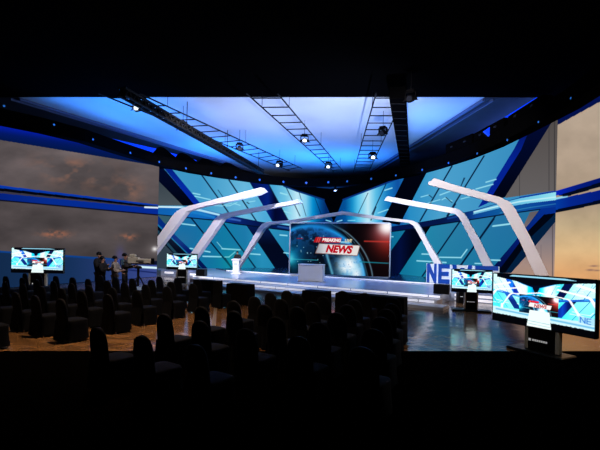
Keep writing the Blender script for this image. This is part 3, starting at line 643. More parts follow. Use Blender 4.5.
# ------------------------------------------------------------------ the stage
SZ = .35
A2, B2 = Vector((-6.39, 24.01, 0)), Vector((5.66, 16.06, 0))
T = (B2 - A2).normalized(); N = Vector((-T.y, T.x, 0))
def st(u, v, z=0): q = A2 + T * u + N * v; return Vector((q.x, q.y, z))
LEN = (B2 - A2).length
stg = thing('stage', 'low white two step stage with glossy blue reflecting floor', 'stage', tuple(st(LEN / 2, 3)))
main = [st(-.0, 0), st(LEN, 0), st(LEN, 1.7), st(LEN + 3.9, 1.7), (9.75, 16.6), (9.6, 20.6), (8.6, 26.9), (7.3, 30.1), (3.7, 34.6), (.7, 35.3), (-4.2, 34.2), (-7.9, 31.8), (-11.0, 30.4), st(-5.2, 1.7), st(0, 1.7)]
main = [(p[0], p[1]) for p in main]
MB().slab(main, .0, SZ).build('stage_floor', STAGE, stg, world=True)
def front(v0, v1, z0, z1, u0, u1, nm, m): 
    pts = [st(u0, -v1), st(u1, -v1), st(u1, -v0), st(u0, -v0)]
    return MB().slab([(p.x, p.y) for p in pts], z0, z1).build(nm, m, stg, world=True)
front(0, .85, 0, .235, .7, LEN + .1, 'step', RISER)
front(.85, 1.75, 0, .11, 1.6, LEN + .55, 'step', RISER)
# lit riser panels
def risers(v, z0, z1, u0, u1, pitch, gap=.05, sh=0):
    u = u0 + sh
    while u < u1 - .3:
        e = min(u + pitch - gap, u1); p, q = st(u, -v - .012), st(e, -v - .012)
        MB().prism([(p.x, p.y, z0), (q.x, q.y, z0), (q.x, q.y, z1), (p.x, p.y, z1)], tuple(N * .02)).build('riser_panel', GLOWSTRIP, stg, world=True); u += pitch
risers(0, .255, .335, 0, LEN, 1.75); risers(.85, .13, .215, .7, LEN, 1.75, sh=.9)
risers(-1.7, .03, .13, LEN + .2, LEN + 3.9, 1.9, .1); risers(-1.7, .2, .3, LEN + .2, LEN + 3.9, 1.9, .1)
risers(-1.7, .17, .30, -4.8, -.2, 1.3, .35)
# inner platform under the screen and a raised back shelf
PZ = .42
q0, q1 = at_height(250, 271.5, PZ), at_height(440, 283.5, PZ); dd = (q1 - q0).normalized(); e0 = q0 - dd * 2.2; e1 = q1 + dd * 2.0
MB().slab([(e0.x, e0.y), (e1.x, e1.y), (9.2, 21.2), (8.3, 26.9), (6.9, 30.2), (3.6, 34.2), (.6, 34.8), (-3.9, 33.6), (-6.6, 31.6)], SZ, PZ).build('inner_platform', mat('dark_blue_platform', (34, 62, 100), .15, spec=.6), stg, world=True)
MB().bar((e0.x, e0.y, PZ - .03), (e1.x, e1.y, PZ - .03), .05, .055).build('lit_nosing', GLOWSTRIP, stg, world=True)

# ------------------------------------------------------------------ arches
dA = Vector((math.cos(math.radians(30)), -math.sin(math.radians(30)), 0)); nA = Vector((-dA.y, dA.x, 0))
OUT = arch_outlines()
def arch(parts, lab, knee, D, thick, foots):
    p0 = at_depth(knee[0], knee[1], D)
    fp = None; root = None
    polys = []
    for key, foot in zip(parts, foots):
        q = [on_plane(x, y, p0, nA) for x, y in OUT[key]]
        i0, i1 = foot                                       # outline runs whose ends must reach the floor
        for (end, prev) in (i0, i1):
            e, pr = q[end], q[prev]; t = (SZ - pr.z) / (e.z - pr.z); q[end] = pr + (e - pr) * t
        polys.append((key, q)); fp = fp or (q[i0[0]] + q[i1[0]]) / 2
    root = thing('white_arch', lab, 'arch', (fp.x, fp.y, SZ), 0, 'angular white arches on the stage')
    for key, q in polys:
        MB().prism(q, nA * thick).build('arch_beam', ARCHM, root, world=True)
    return root, polys
arch(['AL'], 'tallest white cantilever arch at the far left of the stage', (183, 210), 27.0, .35, [((0, 1), (-1, -2))])
arch(['BL'], 'second white cantilever arch from the left, rising behind the small monitor', (218, 216), 28.3, .35, [((0, 1), (-1, -2))])
rC, pC = arch(['CL', 'CR'], 'thin full width white arch peaking over the central screen', (262, 225), 30.3, .3, [((0, 1), (-1, -2)), ((8, 7), (9, 10))])
arch(['BR'], 'white cantilever arch rising behind the blue letters', (462, 212), 21.8, .35, [((7, 6), (8, 9))])
arch(['AR'], 'tallest white cantilever arch at the far right of the stage', (508, 203), 16.3, .3, [((8, 7), (9, 10))])

# ------------------------------------------------------------------ central screen
sl, sr = Vector((-.75, 26.1, 0)), Vector((5.45, 24.3, 0))
sl = at_depth(288.8, 270, 25.7)
sr = at_depth(390.3, 270, 24.1)
SB = PZ
sl.z = sr.z = 0
d = (sr - sl).normalized(); nn = Vector((-d.y, d.x, 0)); W = (sr - sl).length
ztop = (at_depth(289, 222.3, sl.y).z + at_depth(390.3, 222.3, sr.y).z) / 2
scr = thing('video_screen', 'large freestanding screen showing the earth and a breaking news headline', 'screen', tuple((sl + sr) / 2 + Vector((0, 0, SB))))
scr.rotation_euler = (0, 0, math.atan2(d.y, d.x))
Hs = ztop - SB; fr = .075
g = np.zeros((260, 470, 3)); uu = np.linspace(-W / 2 + fr, W / 2 - fr, 470); vv = np.linspace(.1, Hs - fr, 260)
g[..., 0] = uu[None]; g[..., 1] = -.01; g[..., 2] = vv[:, None]
X_ = (g[..., 0] + W / 2) / W * 101; Y_ = (Hs - g[..., 2]) / Hs * 55
grid_mesh('display_surface', g, earth_picture(X_, Y_).c, WL, scr, (0, 0, 0))
mb = MB()
def rounded(w_, z0, z1, rad, k=5):
    pts = []
    for cx, cz, a0 in ((w_ / 2 - rad, z0 + rad, -90), (w_ / 2 - rad, z1 - rad, 0), (-w_ / 2 + rad, z1 - rad, 90), (-w_ / 2 + rad, z0 + rad, 180)):
        for i in range(k): a = math.radians(a0 + 90 * i / (k - 1)); pts.append((cx + rad * math.cos(a), cz + rad * math.sin(a)))
    return pts
o_, i_ = rounded(W, .02, Hs, .14), rounded(W - 2 * fr, .02 + fr, Hs - fr, .07); n = len(o_)
vs = [(x, y, z) for y in (-.04, .28) for ring in (o_, i_) for (x, z) in ring]; fs = []
for i in range(n):
    j = (i + 1) % n
    fs += [(i, j, n + j, n + i), (2 * n + i, 3 * n + i, 3 * n + j, 2 * n + j), (i, 2 * n + i, 2 * n + j, j), (n + i, n + j, 3 * n + j, 3 * n + i)]
FRAME = mat('silver_screen_frame', (150, 160, 178), .35, metal=.3)
MB().add(vs, fs).build('frame', FRAME, scr)
MB().box((0, .14, Hs / 2), (W - .12, .24, Hs - .1)).build('housing', BLACK, scr)
# lettering on the display
def text_mesh(s, size, m, parent, loc, rot=(math.pi / 2, 0, 0), shear=0., ext_=.0, off=.0, name='lettering', width=None):
    cu = bpy.data.curves.new('text', 'FONT'); cu.body = s; cu.size = size; cu.shear = shear; cu.extrude = ext_; cu.offset = off; cu.align_x = 'CENTER'; cu.align_y = 'CENTER'
    to = bpy.data.objects.new('text', cu); COL.objects.link(to)
    bpy.context.view_layer.update(); dg = bpy.context.evaluated_depsgraph_get()
    me = bpy.data.meshes.new_from_object(to.evaluated_get(dg)); bpy.data.objects.remove(to)
    if width:
        xs_ = [v.co.x for v in me.vertices]; f_ = width / (max(xs_) - min(xs_))
        for v in me.vertices: v.co.x *= f_
    me.materials.clear(); me.materials.append(m)
    o = bpy.data.objects.new(name, me); COL.objects.link(o); o.parent = parent; o.location = loc; o.rotation_euler = rot
    return o
def em(name, c, s_=1.): return mat(name, (0, 0, 0), .8, spec=0, emit=c, strength=s_)
def scr_xy(x, y): return ((x / 101 - .5) * W, -.022, Hs - y / 55 * Hs)
text_mesh('NEWS', .62, em('headline_red', (188, 12, 34)), scr, scr_xy(50.5, 27.6), rot=(math.pi / 2, math.radians(1.8), 0), shear=.28, off=.036, name='headline_lettering', width=1.72)
text_mesh('BREAKING', .26, em('headline_white', (250, 235, 235)), scr, scr_xy(43.4, 18.3), rot=(math.pi / 2, math.radians(1), 0), shear=.15, off=.014, name='headline_lettering', width=1.18)
text_mesh('LIVE', .26, em('headline_gold', (215, 205, 170)), scr, scr_xy(60, 18.6), rot=(math.pi / 2, math.radians(1), 0), shear=.2, off=.010, name='headline_lettering', width=.46)

# ------------------------------------------------------------------ NEWS letters on the right of the stage
LB = mat('letter_blue', (4, 66, 165), .35, emit=(4, 70, 175), strength=.3)
LW = mat('letter_white', (230, 235, 240), .4, emit=(210, 228, 240), strength=.35)
GLY = {'N': [[(0, 0), (.26, 0), (.26, .55), (.74, 0), (1, 0), (1, 1), (.74, 1), (.74, .45), (.26, 1), (0, 1)]],
       'E': [[(0, 0), (1, 0), (1, .22), (.3, .22), (.3, .39), (.92, .39), (.92, .61), (.3, .61), (.3, .78), (1, .78), (1, 1), (0, 1)]],
       'W': [[(0, 1), (.16, 0), (.38, 0), (.5, .5), (.62, 0), (.84, 0), (1, 1), (.8, 1), (.72, .4), (.6, .85), (.4, .85), (.28, .4), (.2, 1)]],
       'S': [[(0, 0), (1, 0), (1, .6), (.3, .6), (.3, .78), (1, .78), (1, 1), (0, 1), (0, .4), (.7, .4), (.7, .22), (0, .22)]]}
lz0 = PZ
LD = dict(N=21.9, E=21.4, W=20.9, S=20.4)
for ch, xa, xb, yt, yb in (('N', 426.7, 436.3, 263.5, 280.8), ('E', 438, 449.5, 264.2, 281.8), ('W', 452, 472, 265, 283), ('S', 475, 498, 266, 284.5)):
    a, b = at_depth(xa, yb, LD[ch]), at_depth(xb, yb, LD[ch] - .2); zt = at_depth((xa + xb) / 2, yt, (a.y + b.y) / 2).z
    dd = Vector((b.x - a.x, b.y - a.y, 0)); w_ = dd.length; dd.normalize(); nb = Vector((-dd.y, dd.x, 0))
    t = thing('standing_letter', 'freestanding blue letter %s with white sides on the right of the stage' % ch, 'letter', (a.x, a.y, lz0), math.atan2(dd.y, dd.x), 'freestanding stage letters')
    h_ = zt - lz0
    for gl in GLY[ch]:
        MB().prism([(u * w_, 0, v * h_) for u, v in gl], (0, .06, 0)).build('front_face', LB, t)
    MB().prism([(-.03, .065, 0), (w_ + .07, .065, 0), (w_ + .07, .065, h_ * .98), (-.03, .065, h_ * .98)], (0, .28, 0)).build('back_block', LW, t)

# ------------------------------------------------------------------ white counter and lectern with the presenter
a, b = at_height(297.5, 281.2, SZ), at_height(322.8, 282.2, SZ); c = (a + b) / 2; w_ = (b - a).length; ztp = at_depth(310, 264.4, c.y).z
t = thing('white_counter', 'plain white box counter standing on the stage before the large screen', 'counter', (c.x, c.y, SZ), math.atan2(b.y - a.y, b.x - a.x) - .02)
MB().box((0, .35, (ztp - SZ - .05) / 2 + .0), (w_ - .03, .66, ztp - SZ - .05), bev=.02).build('body', WHITE, t)
MB().box((0, .35, ztp - SZ - .025), (w_, .72, .05), bev=.012).build('countertop', mat('counter_top', (205, 205, 215), .3), t)
MB().box((0, .35, .03), (w_ - .1, .6, .06)).build('plinth', SILVER, t)
p = at_height(236.3, 274, SZ)
t = thing('lectern', 'slim white lectern on the left of the stage with a bowed reader behind it', 'lectern', (p.x, p.y, SZ), -.15)
PODH = 1.0
MB().box((0, 0, .03), (.62, .5, .06), bev=.02).build('base', WHITE, t)
MB().prism([(-.19, -.16, .06), (.19, -.16, .06), (.21, -.18, PODH - .1), (-.21, -.18, PODH - .1)], (0, .32, 0)).build('column', WHITE, t)
MB().prism([(-.28, -.24, PODH - .1), (.28, -.24, PODH - .1), (.28, -.24, PODH - .05), (.28, .24, PODH + .03), (-.28, .24, PODH + .03), (-.28, -.24, PODH - .05)][:1] + [(.28, -.24, PODH - .1), (.28, -.24, PODH - .04), (-.28, -.24, PODH - .04)], (0, .48, .05)).build('reading_top', WHITE, t)
MB().box((0, -.19, .66), (.2, .015, .12)).build('name_plate', mat('pale_plate', (175, 180, 190), .4), t)
MB().tube((.1, .1, PODH), (.06, .02, PODH + .22), .012, 6).build('microphone', BLACK, t)

# ------------------------------------------------------------------ people
SKIN = mat('skin', (176, 130, 108), .6, spec=.3, noise=.05, scale=20)
HAIR = mat('black_hair', (9, 8, 8), .6, spec=.2, noise=.2, scale=40)
def skinned(name, joints, edges, m, parent, sub=1, root=0):
    me = bpy.data.meshes.new(name); names = list(joints)
    me.from_pydata([Vector(joints[k][:3]) for k in names], [(names.index(a), names.index(b)) for a, b in edges], [])
    o = bpy.data.objects.new(name, me); COL.objects.link(o); o.parent = parent
    md = o.modifiers.new('skin', 'SKIN'); md.use_smooth_shade = True
    for i, k in enumerate(names):
        sv = me.skin_vertices[0].data[i]; r_ = joints[k][3]; r2 = joints[k][4] if len(joints[k]) > 4 else r_
        sv.radius = (r_, r2); sv.use_root = (i == root)
    if sub: s_ = o.modifiers.new('sub', 'SUBSURF'); s_.levels = sub; s_.render_levels = sub
    dg = bpy.context.evaluated_depsgraph_get(); bpy.context.view_layer.update()
    dg = bpy.context.evaluated_depsgraph_get(); me2 = bpy.data.meshes.new_from_object(o.evaluated_get(dg)); o.modifiers.clear(); o.data = me2
    me2.materials.clear(); me2.materials.append(m)
    for p_ in me2.polygons: p_.use_smooth = True
    return o
def ellipsoid(mb, c, r_, n=14, l=9, zcut=-1.):
    prof = []
    vs = []; fs = []
    for j in range(l + 1):
        ph = -math.pi / 2 + math.pi * j / l
        for i in range(n): a_ = 2 * math.pi * i / n; vs.append((c[0] + r_[0] * math.cos(ph) * math.cos(a_), c[1] + r_[1] * math.cos(ph) * math.sin(a_), c[2] + r_[2] * max(zcut, math.sin(ph))))
    for j in range(l):
        for i in range(n): fs.append((j * n + i, j * n + (i + 1) % n, (j + 1) * n + (i + 1) % n, (j + 1) * n + i))
    return mb.add(vs, fs)
def person(lab, loc, rz, h, top, legs, handL, handR, head_tilt=0., coat=False, sleeve=None, scale=1.):
    """local: faces +Y, origin between the feet; hands are local target points"""
    s = h / 1.72
    t = thing('person', lab, 'person', loc, rz)
    J = dict(pel=(0, 0, .93, .11, .095), belly=(0, 0, 1.08, .125, .095), chest=(0, .0, 1.28, .145, .10), neck=(0, .0, 1.46, .05), jaw=(0, .02 + head_tilt * .10, 1.55 - head_tilt * .02, .058), skull=(0, .015 + head_tilt * .14, 1.63 - head_tilt * .04, .078, .09), crown=(0, .0 + head_tilt * .12, 1.68 - head_tilt * .05, .05))
    E_ = [('pel', 'belly'), ('belly', 'chest'), ('chest', 'neck'), ('neck', 'jaw'), ('jaw', 'skull'), ('skull', 'crown')]
    for sg, nm, hd in ((-1, 'l', handL), (1, 'r', handR)):
        sh = Vector((sg * .18, 0, 1.40)); hd = Vector(hd); mid = (sh + hd) / 2; L = (hd - sh).length; bend = math.sqrt(max(0, .29 ** 2 - (L / 2) ** 2)) if L < .58 else 0
        el = mid + Vector((sg * .45, -.25, -.85)).normalized() * bend
        J['sh' + nm] = (*sh, .062); J['el' + nm] = (*el, .044); J['wr' + nm] = (*hd, .028)
        f = (hd - el).normalized(); side = f.cross(Vector((0, 0, 1))).normalized(); up_ = side.cross(f)
        pm = hd + f * .07; J['pm' + nm] = (*pm, .036, .02); E_ += [('chest', 'sh' + nm), ('sh' + nm, 'el' + nm), ('el' + nm, 'wr' + nm), ('wr' + nm, 'pm' + nm)]
        for q, (o2, L2) in enumerate(((-.03, .06), (-.01, .075), (.01, .07), (.03, .055))):
            b1 = pm + side * o2 + f * .02; k1 = b1 + f * L2 * .6; k2 = k1 + (f - up_ * .8).normalized() * L2 * .5
            for z_, pt in ((0, b1), (1, k1), (2, k2)): J['f%s%d%d' % (nm, q, z_)] = (*pt, .010)
            E_ += [('pm' + nm, 'f%s%d0' % (nm, q)), ('f%s%d0' % (nm, q), 'f%s%d1' % (nm, q)), ('f%s%d1' % (nm, q), 'f%s%d2' % (nm, q))]
        th = hd + f * .03 - side * sg * .045; J['th' + nm] = (*(th + f * .03), .012); J['tt' + nm] = (*(th + f * .06), .010); E_ += [('wr' + nm, 'th' + nm), ('th' + nm, 'tt' + nm)]
        J['hp' + nm] = (sg * .085, 0, .86, .078); J['kn' + nm] = (sg * .10, .02, .49, .06); J['an' + nm] = (sg * .11, -.01, .09, .04); J['to' + nm] = (sg * .12, .15, .035, .035)
        E_ += [('pel', 'hp' + nm), ('hp' + nm, 'kn' + nm), ('kn' + nm, 'an' + nm), ('an' + nm, 'to' + nm)]
    sc = lambda JJ: {k: tuple(c_ * s for c_ in v) for k, v in JJ.items()}
    skinned('body', sc(J), E_, SKIN, t)
    up = lambda ks, add: {k: (J[k][0], J[k][1], J[k][2], J[k][3] + add, (J[k][4] if len(J[k]) > 4 else J[k][3]) + add) for k in ks}
    C_ = up(['belly', 'chest', 'pel', 'shl', 'ell', 'wrl', 'shr', 'elr', 'wrr'], .045 if coat else .035)
    C_['nk'] = (0, -.01, 1.44, .075); CE = [('pel', 'belly'), ('belly', 'chest'), ('chest', 'nk'), ('chest', 'shl'), ('shl', 'ell'), ('ell', 'wrl'), ('chest', 'shr'), ('shr', 'elr'), ('elr', 'wrr')]
    if coat: C_['hem'] = (0, 0, .62, .19, .15); C_['hem2'] = (0, 0, .48, .20, .16); CE += [('pel', 'hem'), ('hem', 'hem2')]
    else: C_['hem'] = (0, 0, .86, .115, .10); CE += [('pel', 'hem')]
    skinned('coat' if coat else 'jacket', sc(C_), CE, top, t)
    Lg = up(['pel', 'hpl', 'knl', 'anl', 'hpr', 'knr', 'anr'], .018); Lg['pel'] = (0, 0, .93, .10, .09)
    skinned('trousers', sc(Lg), [('pel', 'hpl'), ('hpl', 'knl'), ('knl', 'anl'), ('pel', 'hpr'), ('hpr', 'knr'), ('knr', 'anr')], legs, t)
    for sg in (-1, 1):
        MB().box((sg * .12 * s, .06 * s, .045 * s), (.10 * s, .28 * s, .085 * s), bev=.02).build('shoe', BLACK, t, smooth=True)
    hx = Vector((0, .0 + head_tilt * .12, 1.63 - head_tilt * .04)) * s
    mb = MB(); ellipsoid(mb, hx + Vector((0, -.025, .03)) * s, (.093 * s, .108 * s, .105 * s), zcut=-.35); mb.build('hair', HAIR, t, smooth=True)
    mb = MB(); ellipsoid(mb, hx + Vector((0, .115, -.035)) * s, (.014 * s, .022 * s, .024 * s), 8, 6); mb.build('nose', SKIN, t, smooth=True)
    mb = MB()
    for sg in (-1, 1): ellipsoid(mb, hx + Vector((sg * .03, .095, -.005)) * s, (.013 * s, .01 * s, .008 * s), 8, 6)
    mb.build('eyes', BLACK, t, smooth=True)
    mb = MB(); ellipsoid(mb, hx + Vector((0, .10, -.08)) * s, (.022 * s, .008 * s, .006 * s), 8, 6); mb.build('mouth', mat('lips', (140, 80, 75), .6), t)
    return t
DARKCO = mat('black_wool_coat', (12, 12, 15), .9, noise=.2, scale=20)
GREYCO = mat('grey_quilted_coat', (150, 140, 132), .8, noise=.12, bump=.8, scale=9)
TROU = mat('dark_trousers', (14, 14, 18), .9)
VEST = mat('dark_olive_vest', (38, 34, 30), .9, noise=.2, scale=12)
p = at_depth(237.6, 260, at_height(236.3, 274, SZ).y + .55)
person('person in black with dark hair bowing over the white lectern', (p.x, p.y, SZ), math.pi - .15, 1.50, DARKCO, TROU, (-.16, .24, 1.02), (.16, .24, 1.02), head_tilt=.9)
def stand(x, D): q = at_depth(x, 260, D); return (q.x, D, 0)
person('tall person in a long black coat at the left edge of the standing group', stand(99.3, 16.6), -math.pi / 2 - .3, 1.75, DARKCO, TROU, (-.10, .34, 1.22), (.12, .36, 1.22), coat=True)
q = person('shorter person in a black jacket holding up a phone, beside the tall one in black', stand(102.6, 15.9), -math.pi / 2 - .1, 1.60, DARKCO, TROU, (-.08, .36, 1.22), (.10, .34, 1.24))
person('person in a long grey quilted coat between the phone holder and camera operator', stand(115.3, 16.2), -math.pi / 2 + .1, 1.62, GREYCO, TROU, (-.12, .34, 1.12), (.16, .30, 1.12), coat=True)
person('person in a dark vest operating the beige television camera', stand(125.0, 16.8), -math.pi / 2, 1.72, VEST, TROU, (-.12, .42, 1.22), (.12, .44, 1.2))
# phone in hand
c = stand(102.6, 15.9)
t = thing('mobile_phone', 'small dark phone held up by the person in the black jacket', 'phone', (c[0] + .45, c[1] - .06, 1.20), -.2)
MB().box((0, 0, .05), (.012, .075, .15), bev=.004).build('case', BEZEL, t)
MB().box((-.008, 0, .05), (.004, .066, .13)).build('display', em('phone_glow', (80, 110, 150), .6), t)
# television camera on its tripod
c = stand(138.5, 16.1); CAMB = mat('beige_camera_shell', (185, 178, 160), .5, noise=.05, scale=10)
t = thing('television_camera', 'beige broadcast camera with long box lens beside the vested operator', 'camera', (c[0], c[1], 1.26), .05)
MB().box((-.18, 0, .22), (.42, .26, .26), bev=.03).build('camera_body', CAMB, t)
MB().box((.27, 0, .2), (.56, .24, .2), bev=.03).build('box_lens', CAMB, t)
MB().box((.56, 0, .2), (.06, .27, .24), bev=.01).build('lens_hood', BLACK, t)
MB().box((-.22, -.02, .41), (.22, .2, .12), bev=.02).build('viewfinder', CAMB, t)
MB().box((.1, -.135, .2), (.3, .01, .06)).build('side_stripe', mat('grey_stripe', (70, 68, 66), .6), t)
MB().box((-.62, -.05, .14), (.03, .32, .24), bev=.01).bar((-.6, 0, .14), (-.3, 0, .12), .03, .03).build('rear_monitor', BEZEL, t)
MB().bar((-.1, .1, .05), (-.62, .12, -.12), .03, .03).build('pan_handle', BLACK, t)
t2 = thing('camera_tripod', 'black studio tripod carrying the beige television camera', 'tripod', (c[0], c[1], 0))
MB().lathe([(.14, 0), (.14, .06), (.08, .1)], (0, 0, 1.16), 12).build('pan_head', TRUSS, t2)
MB().tube((0, 0, .45), (0, 0, 1.17), .05, 10).build('column', TRUSS, t2)
for k in range(3):
    a = 2 * math.pi * k / 3 + .4; MB().tube((.04 * math.cos(a), .04 * math.sin(a), .85), (.48 * math.cos(a), .48 * math.sin(a), .02), .025, 6).build('leg', TRUSS, t2)

# ------------------------------------------------------------------ monitor kiosks
def kiosk(lab, c, rz, w_, h_, zb, colw, base, gap_text=True, foot=True):
    t = thing('monitor_kiosk', lab, 'monitor kiosk', (c[0], c[1], 0), rz, 'monitor kiosks around the seating')
    nu, nv = 300, 150; g = np.zeros((nv, nu, 3)); U = np.linspace(0, 1, nu); V = np.linspace(0, 1, nv)
    g[..., 0] = (U - .5)[None] * (w_ - .05); g[..., 1] = -.062; g[..., 2] = (zb + .025 + V * (h_ - .05))[:, None]
    UU, VV = np.meshgrid(U, V); body = MB().box((0, 0, zb + h_ / 2), (w_, .12, h_), bev=.012).build('monitor_body', BEZEL, t)
    grid_mesh('display_surface', g, monitor_picture(UU, 1 - VV).c, led_mat('monitor_picture', 1.1), body, (0, 0, 0))
    text_mesh('NEWS', h_ * .085, em('headline_red', (188, 12, 34)), body, (((345 - 211) / 259 - .5) * w_, -.066, zb + h_ * (1 - (251.5 - 166) / 148)), shear=.2, off=.004, name='headline_lettering')
    cx_ = .06 if zb < .6 else 0.
    MB().box((cx_, .02, (zb + .1 + .06) / 2), (colw * .8, .1, zb + .1 - .06)).build('column_panel', BEZEL, t)
    for sg in (-1, 1): MB().box((cx_ + sg * colw * .45, .02, (zb + .06) / 2), (colw * .1, .13, zb - .06), bev=.01).build('side_rail', SILVER, t)
    MB().box((0, .02, .03), (base, .55, .06), bev=.02).build('base_plate', SILVER if base < 1 else BEZEL, t)
    m_ = em('badge_white', (190, 190, 190), .6); lw = colw * .42; z = zb * .5
    lg = MB().box((-lw * .62, -.034, z), (colw * .07, .006, colw * .07)).build('badge', m_, t)
    mb = MB(); 
    for i in range(7): mb.box((-lw * .38 + i * lw * .155, -.034, z), (lw * .10, .006, colw * .055)); mb.box((-lw * .38 + i * lw * .155, -.038, z), (lw * .04, .006, colw * .02))
    mb.build('badge', m_, t)
    return t
q = at_depth(38, 270, 16.4); kiosk('monitor kiosk standing alone at the far left before the sea picture', (q.x, 16.4), .02, 2.12, 1.04, .86, .72, .9)
q = at_depth(182, 270, 21.8); kiosk('smallest monitor kiosk near the left end of the stage', (q.x, 21.8), .0, 1.68, .88, .82, .6, .8)
q = at_depth(471.8, 270, 14.4); kiosk('monitor kiosk in front of the blue letters', (q.x, 14.4), -.30, 1.37, .84, .66, .46, 1.3)
a, b = at_depth(494.5, 273, 9.45), at_depth(599, 279, 7.5)
c = (a + b) / 2; kiosk('largest and nearest monitor kiosk, at the right edge', (c.x, c.y), math.atan2(b.y - a.y, b.x - a.x), math.hypot(b.x - a.x, b.y - a.y), 1.12, .525, .72, 1.2)
# small black boxes at the stage
def blackbox(nm, lab, x0, x1, y0, y1, z, D=None, dep=.3, rz=0, cat='speaker'):
    p = at_height((x0 + x1) / 2, y1, z); k = p.y / FOC; w_, h_ = (x1 - x0) * k, (y1 - y0) * k
    t = thing(nm, lab, cat, (p.x, p.y, z), rz); MB().box((0, dep / 2, h_ / 2), (w_, dep, h_), bev=.02).build('cabinet', BEZEL, t)
    MB().box((0, -.008, h_ / 2), (w_ * .88, .016, h_ * .84)).build('grille', BLACK, t); return t
blackbox('floor_monitor', 'black floor monitor on the front right corner of the stage', 433.5, 448.8, 284.3, 294.2, SZ, rz=-.5)
blackbox('floor_monitor', 'black floor monitor near the left front of the stage beside the small kiosk', 195, 205.2, 269, 276.2, SZ + .0, rz=-.3)
t = blackbox('loudspeaker', 'small black loudspeaker on the floor left of the kiosk before the blue letters', 458.6, 464, 290.5, 304, 0)
MB().lathe([(.06, 0), (.05, .01)], (0, -.02, .3), 12).build('lamp', em('tiny_light', (230, 230, 235), 1.), t)

# ------------------------------------------------------------------ tables
ROWA = math.radians(-30)
def table(lab, x, y, L, dep=.5):
    t = thing('draped_table', lab, 'table', (x, y, 0), ROWA, 'black draped tables behind the seating')
    MB().box((0, 0, .735), (L, dep, .03), bev=.008).build('tabletop', TABLECLOTH, t)
    n = 44; vs = []
    ring = []
    for i in range(n):
        u = i / n * 2 * (L + dep)
        if u < L: px, py, nx, ny = -L / 2 + u, -dep / 2, 0, -1
        elif u < L + dep: px, py, nx, ny = L / 2, -dep / 2 + u - L, 1, 0
        elif u < 2 * L + dep: px, py, nx, ny = L / 2 - (u - L - dep), dep / 2, 0, 1
        else: px, py, nx, ny = -L / 2, dep / 2 - (u - 2 * L - dep), -1, 0
        ring.append((px, py, nx, ny))
    for z, o1, amp in ((.755, .0, 0), (.752, .015, 0), (.4, .03, .012), (.03, .045, .025)):
        for i, (px, py, nx, ny) in enumerate(ring): a = o1 + amp * math.sin(i * 2.1); vs.append((px + nx * a, py + ny * a, z))
    fs = [tuple(range(n))] + [(l * n + i, l * n + (i + 1) % n, (l + 1) * n + (i + 1) % n, (l + 1) * n + i) for l in range(3) for i in range(n)]
    MB().add(vs, fs).build('tablecloth', TABLECLOTH, t, smooth=False)
    for sx in (-1, 1):
        for sy in (-1, 1): MB().tube((sx * (L / 2 - .08), sy * (dep / 2 - .06), 0), (sx * (L / 2 - .08), sy * (dep / 2 - .06), .72), .018, 6).build('leg', CHROME, t)
def tab(lab, x0, y0, x1, y1, z=.755):
    a, b = at_height(x0, y0, z), at_height(x1, y1, z); table(lab, (a.x + b.x) / 2 + .05, (a.y + b.y) / 2 + .15, (b - a).length - .35)
tab('black draped table furthest left, near the small kiosk', 193, 279.3, 219, 281.5)
tab('black draped table left of the centre aisle', 225.5, 283, 252.5, 285.2)
tab('black draped table behind the middle of the right seating block', 299, 290, 332.5, 292.2)
tab('long black draped table at the right end of the seating', 331, 292.7, 412, 298.2)

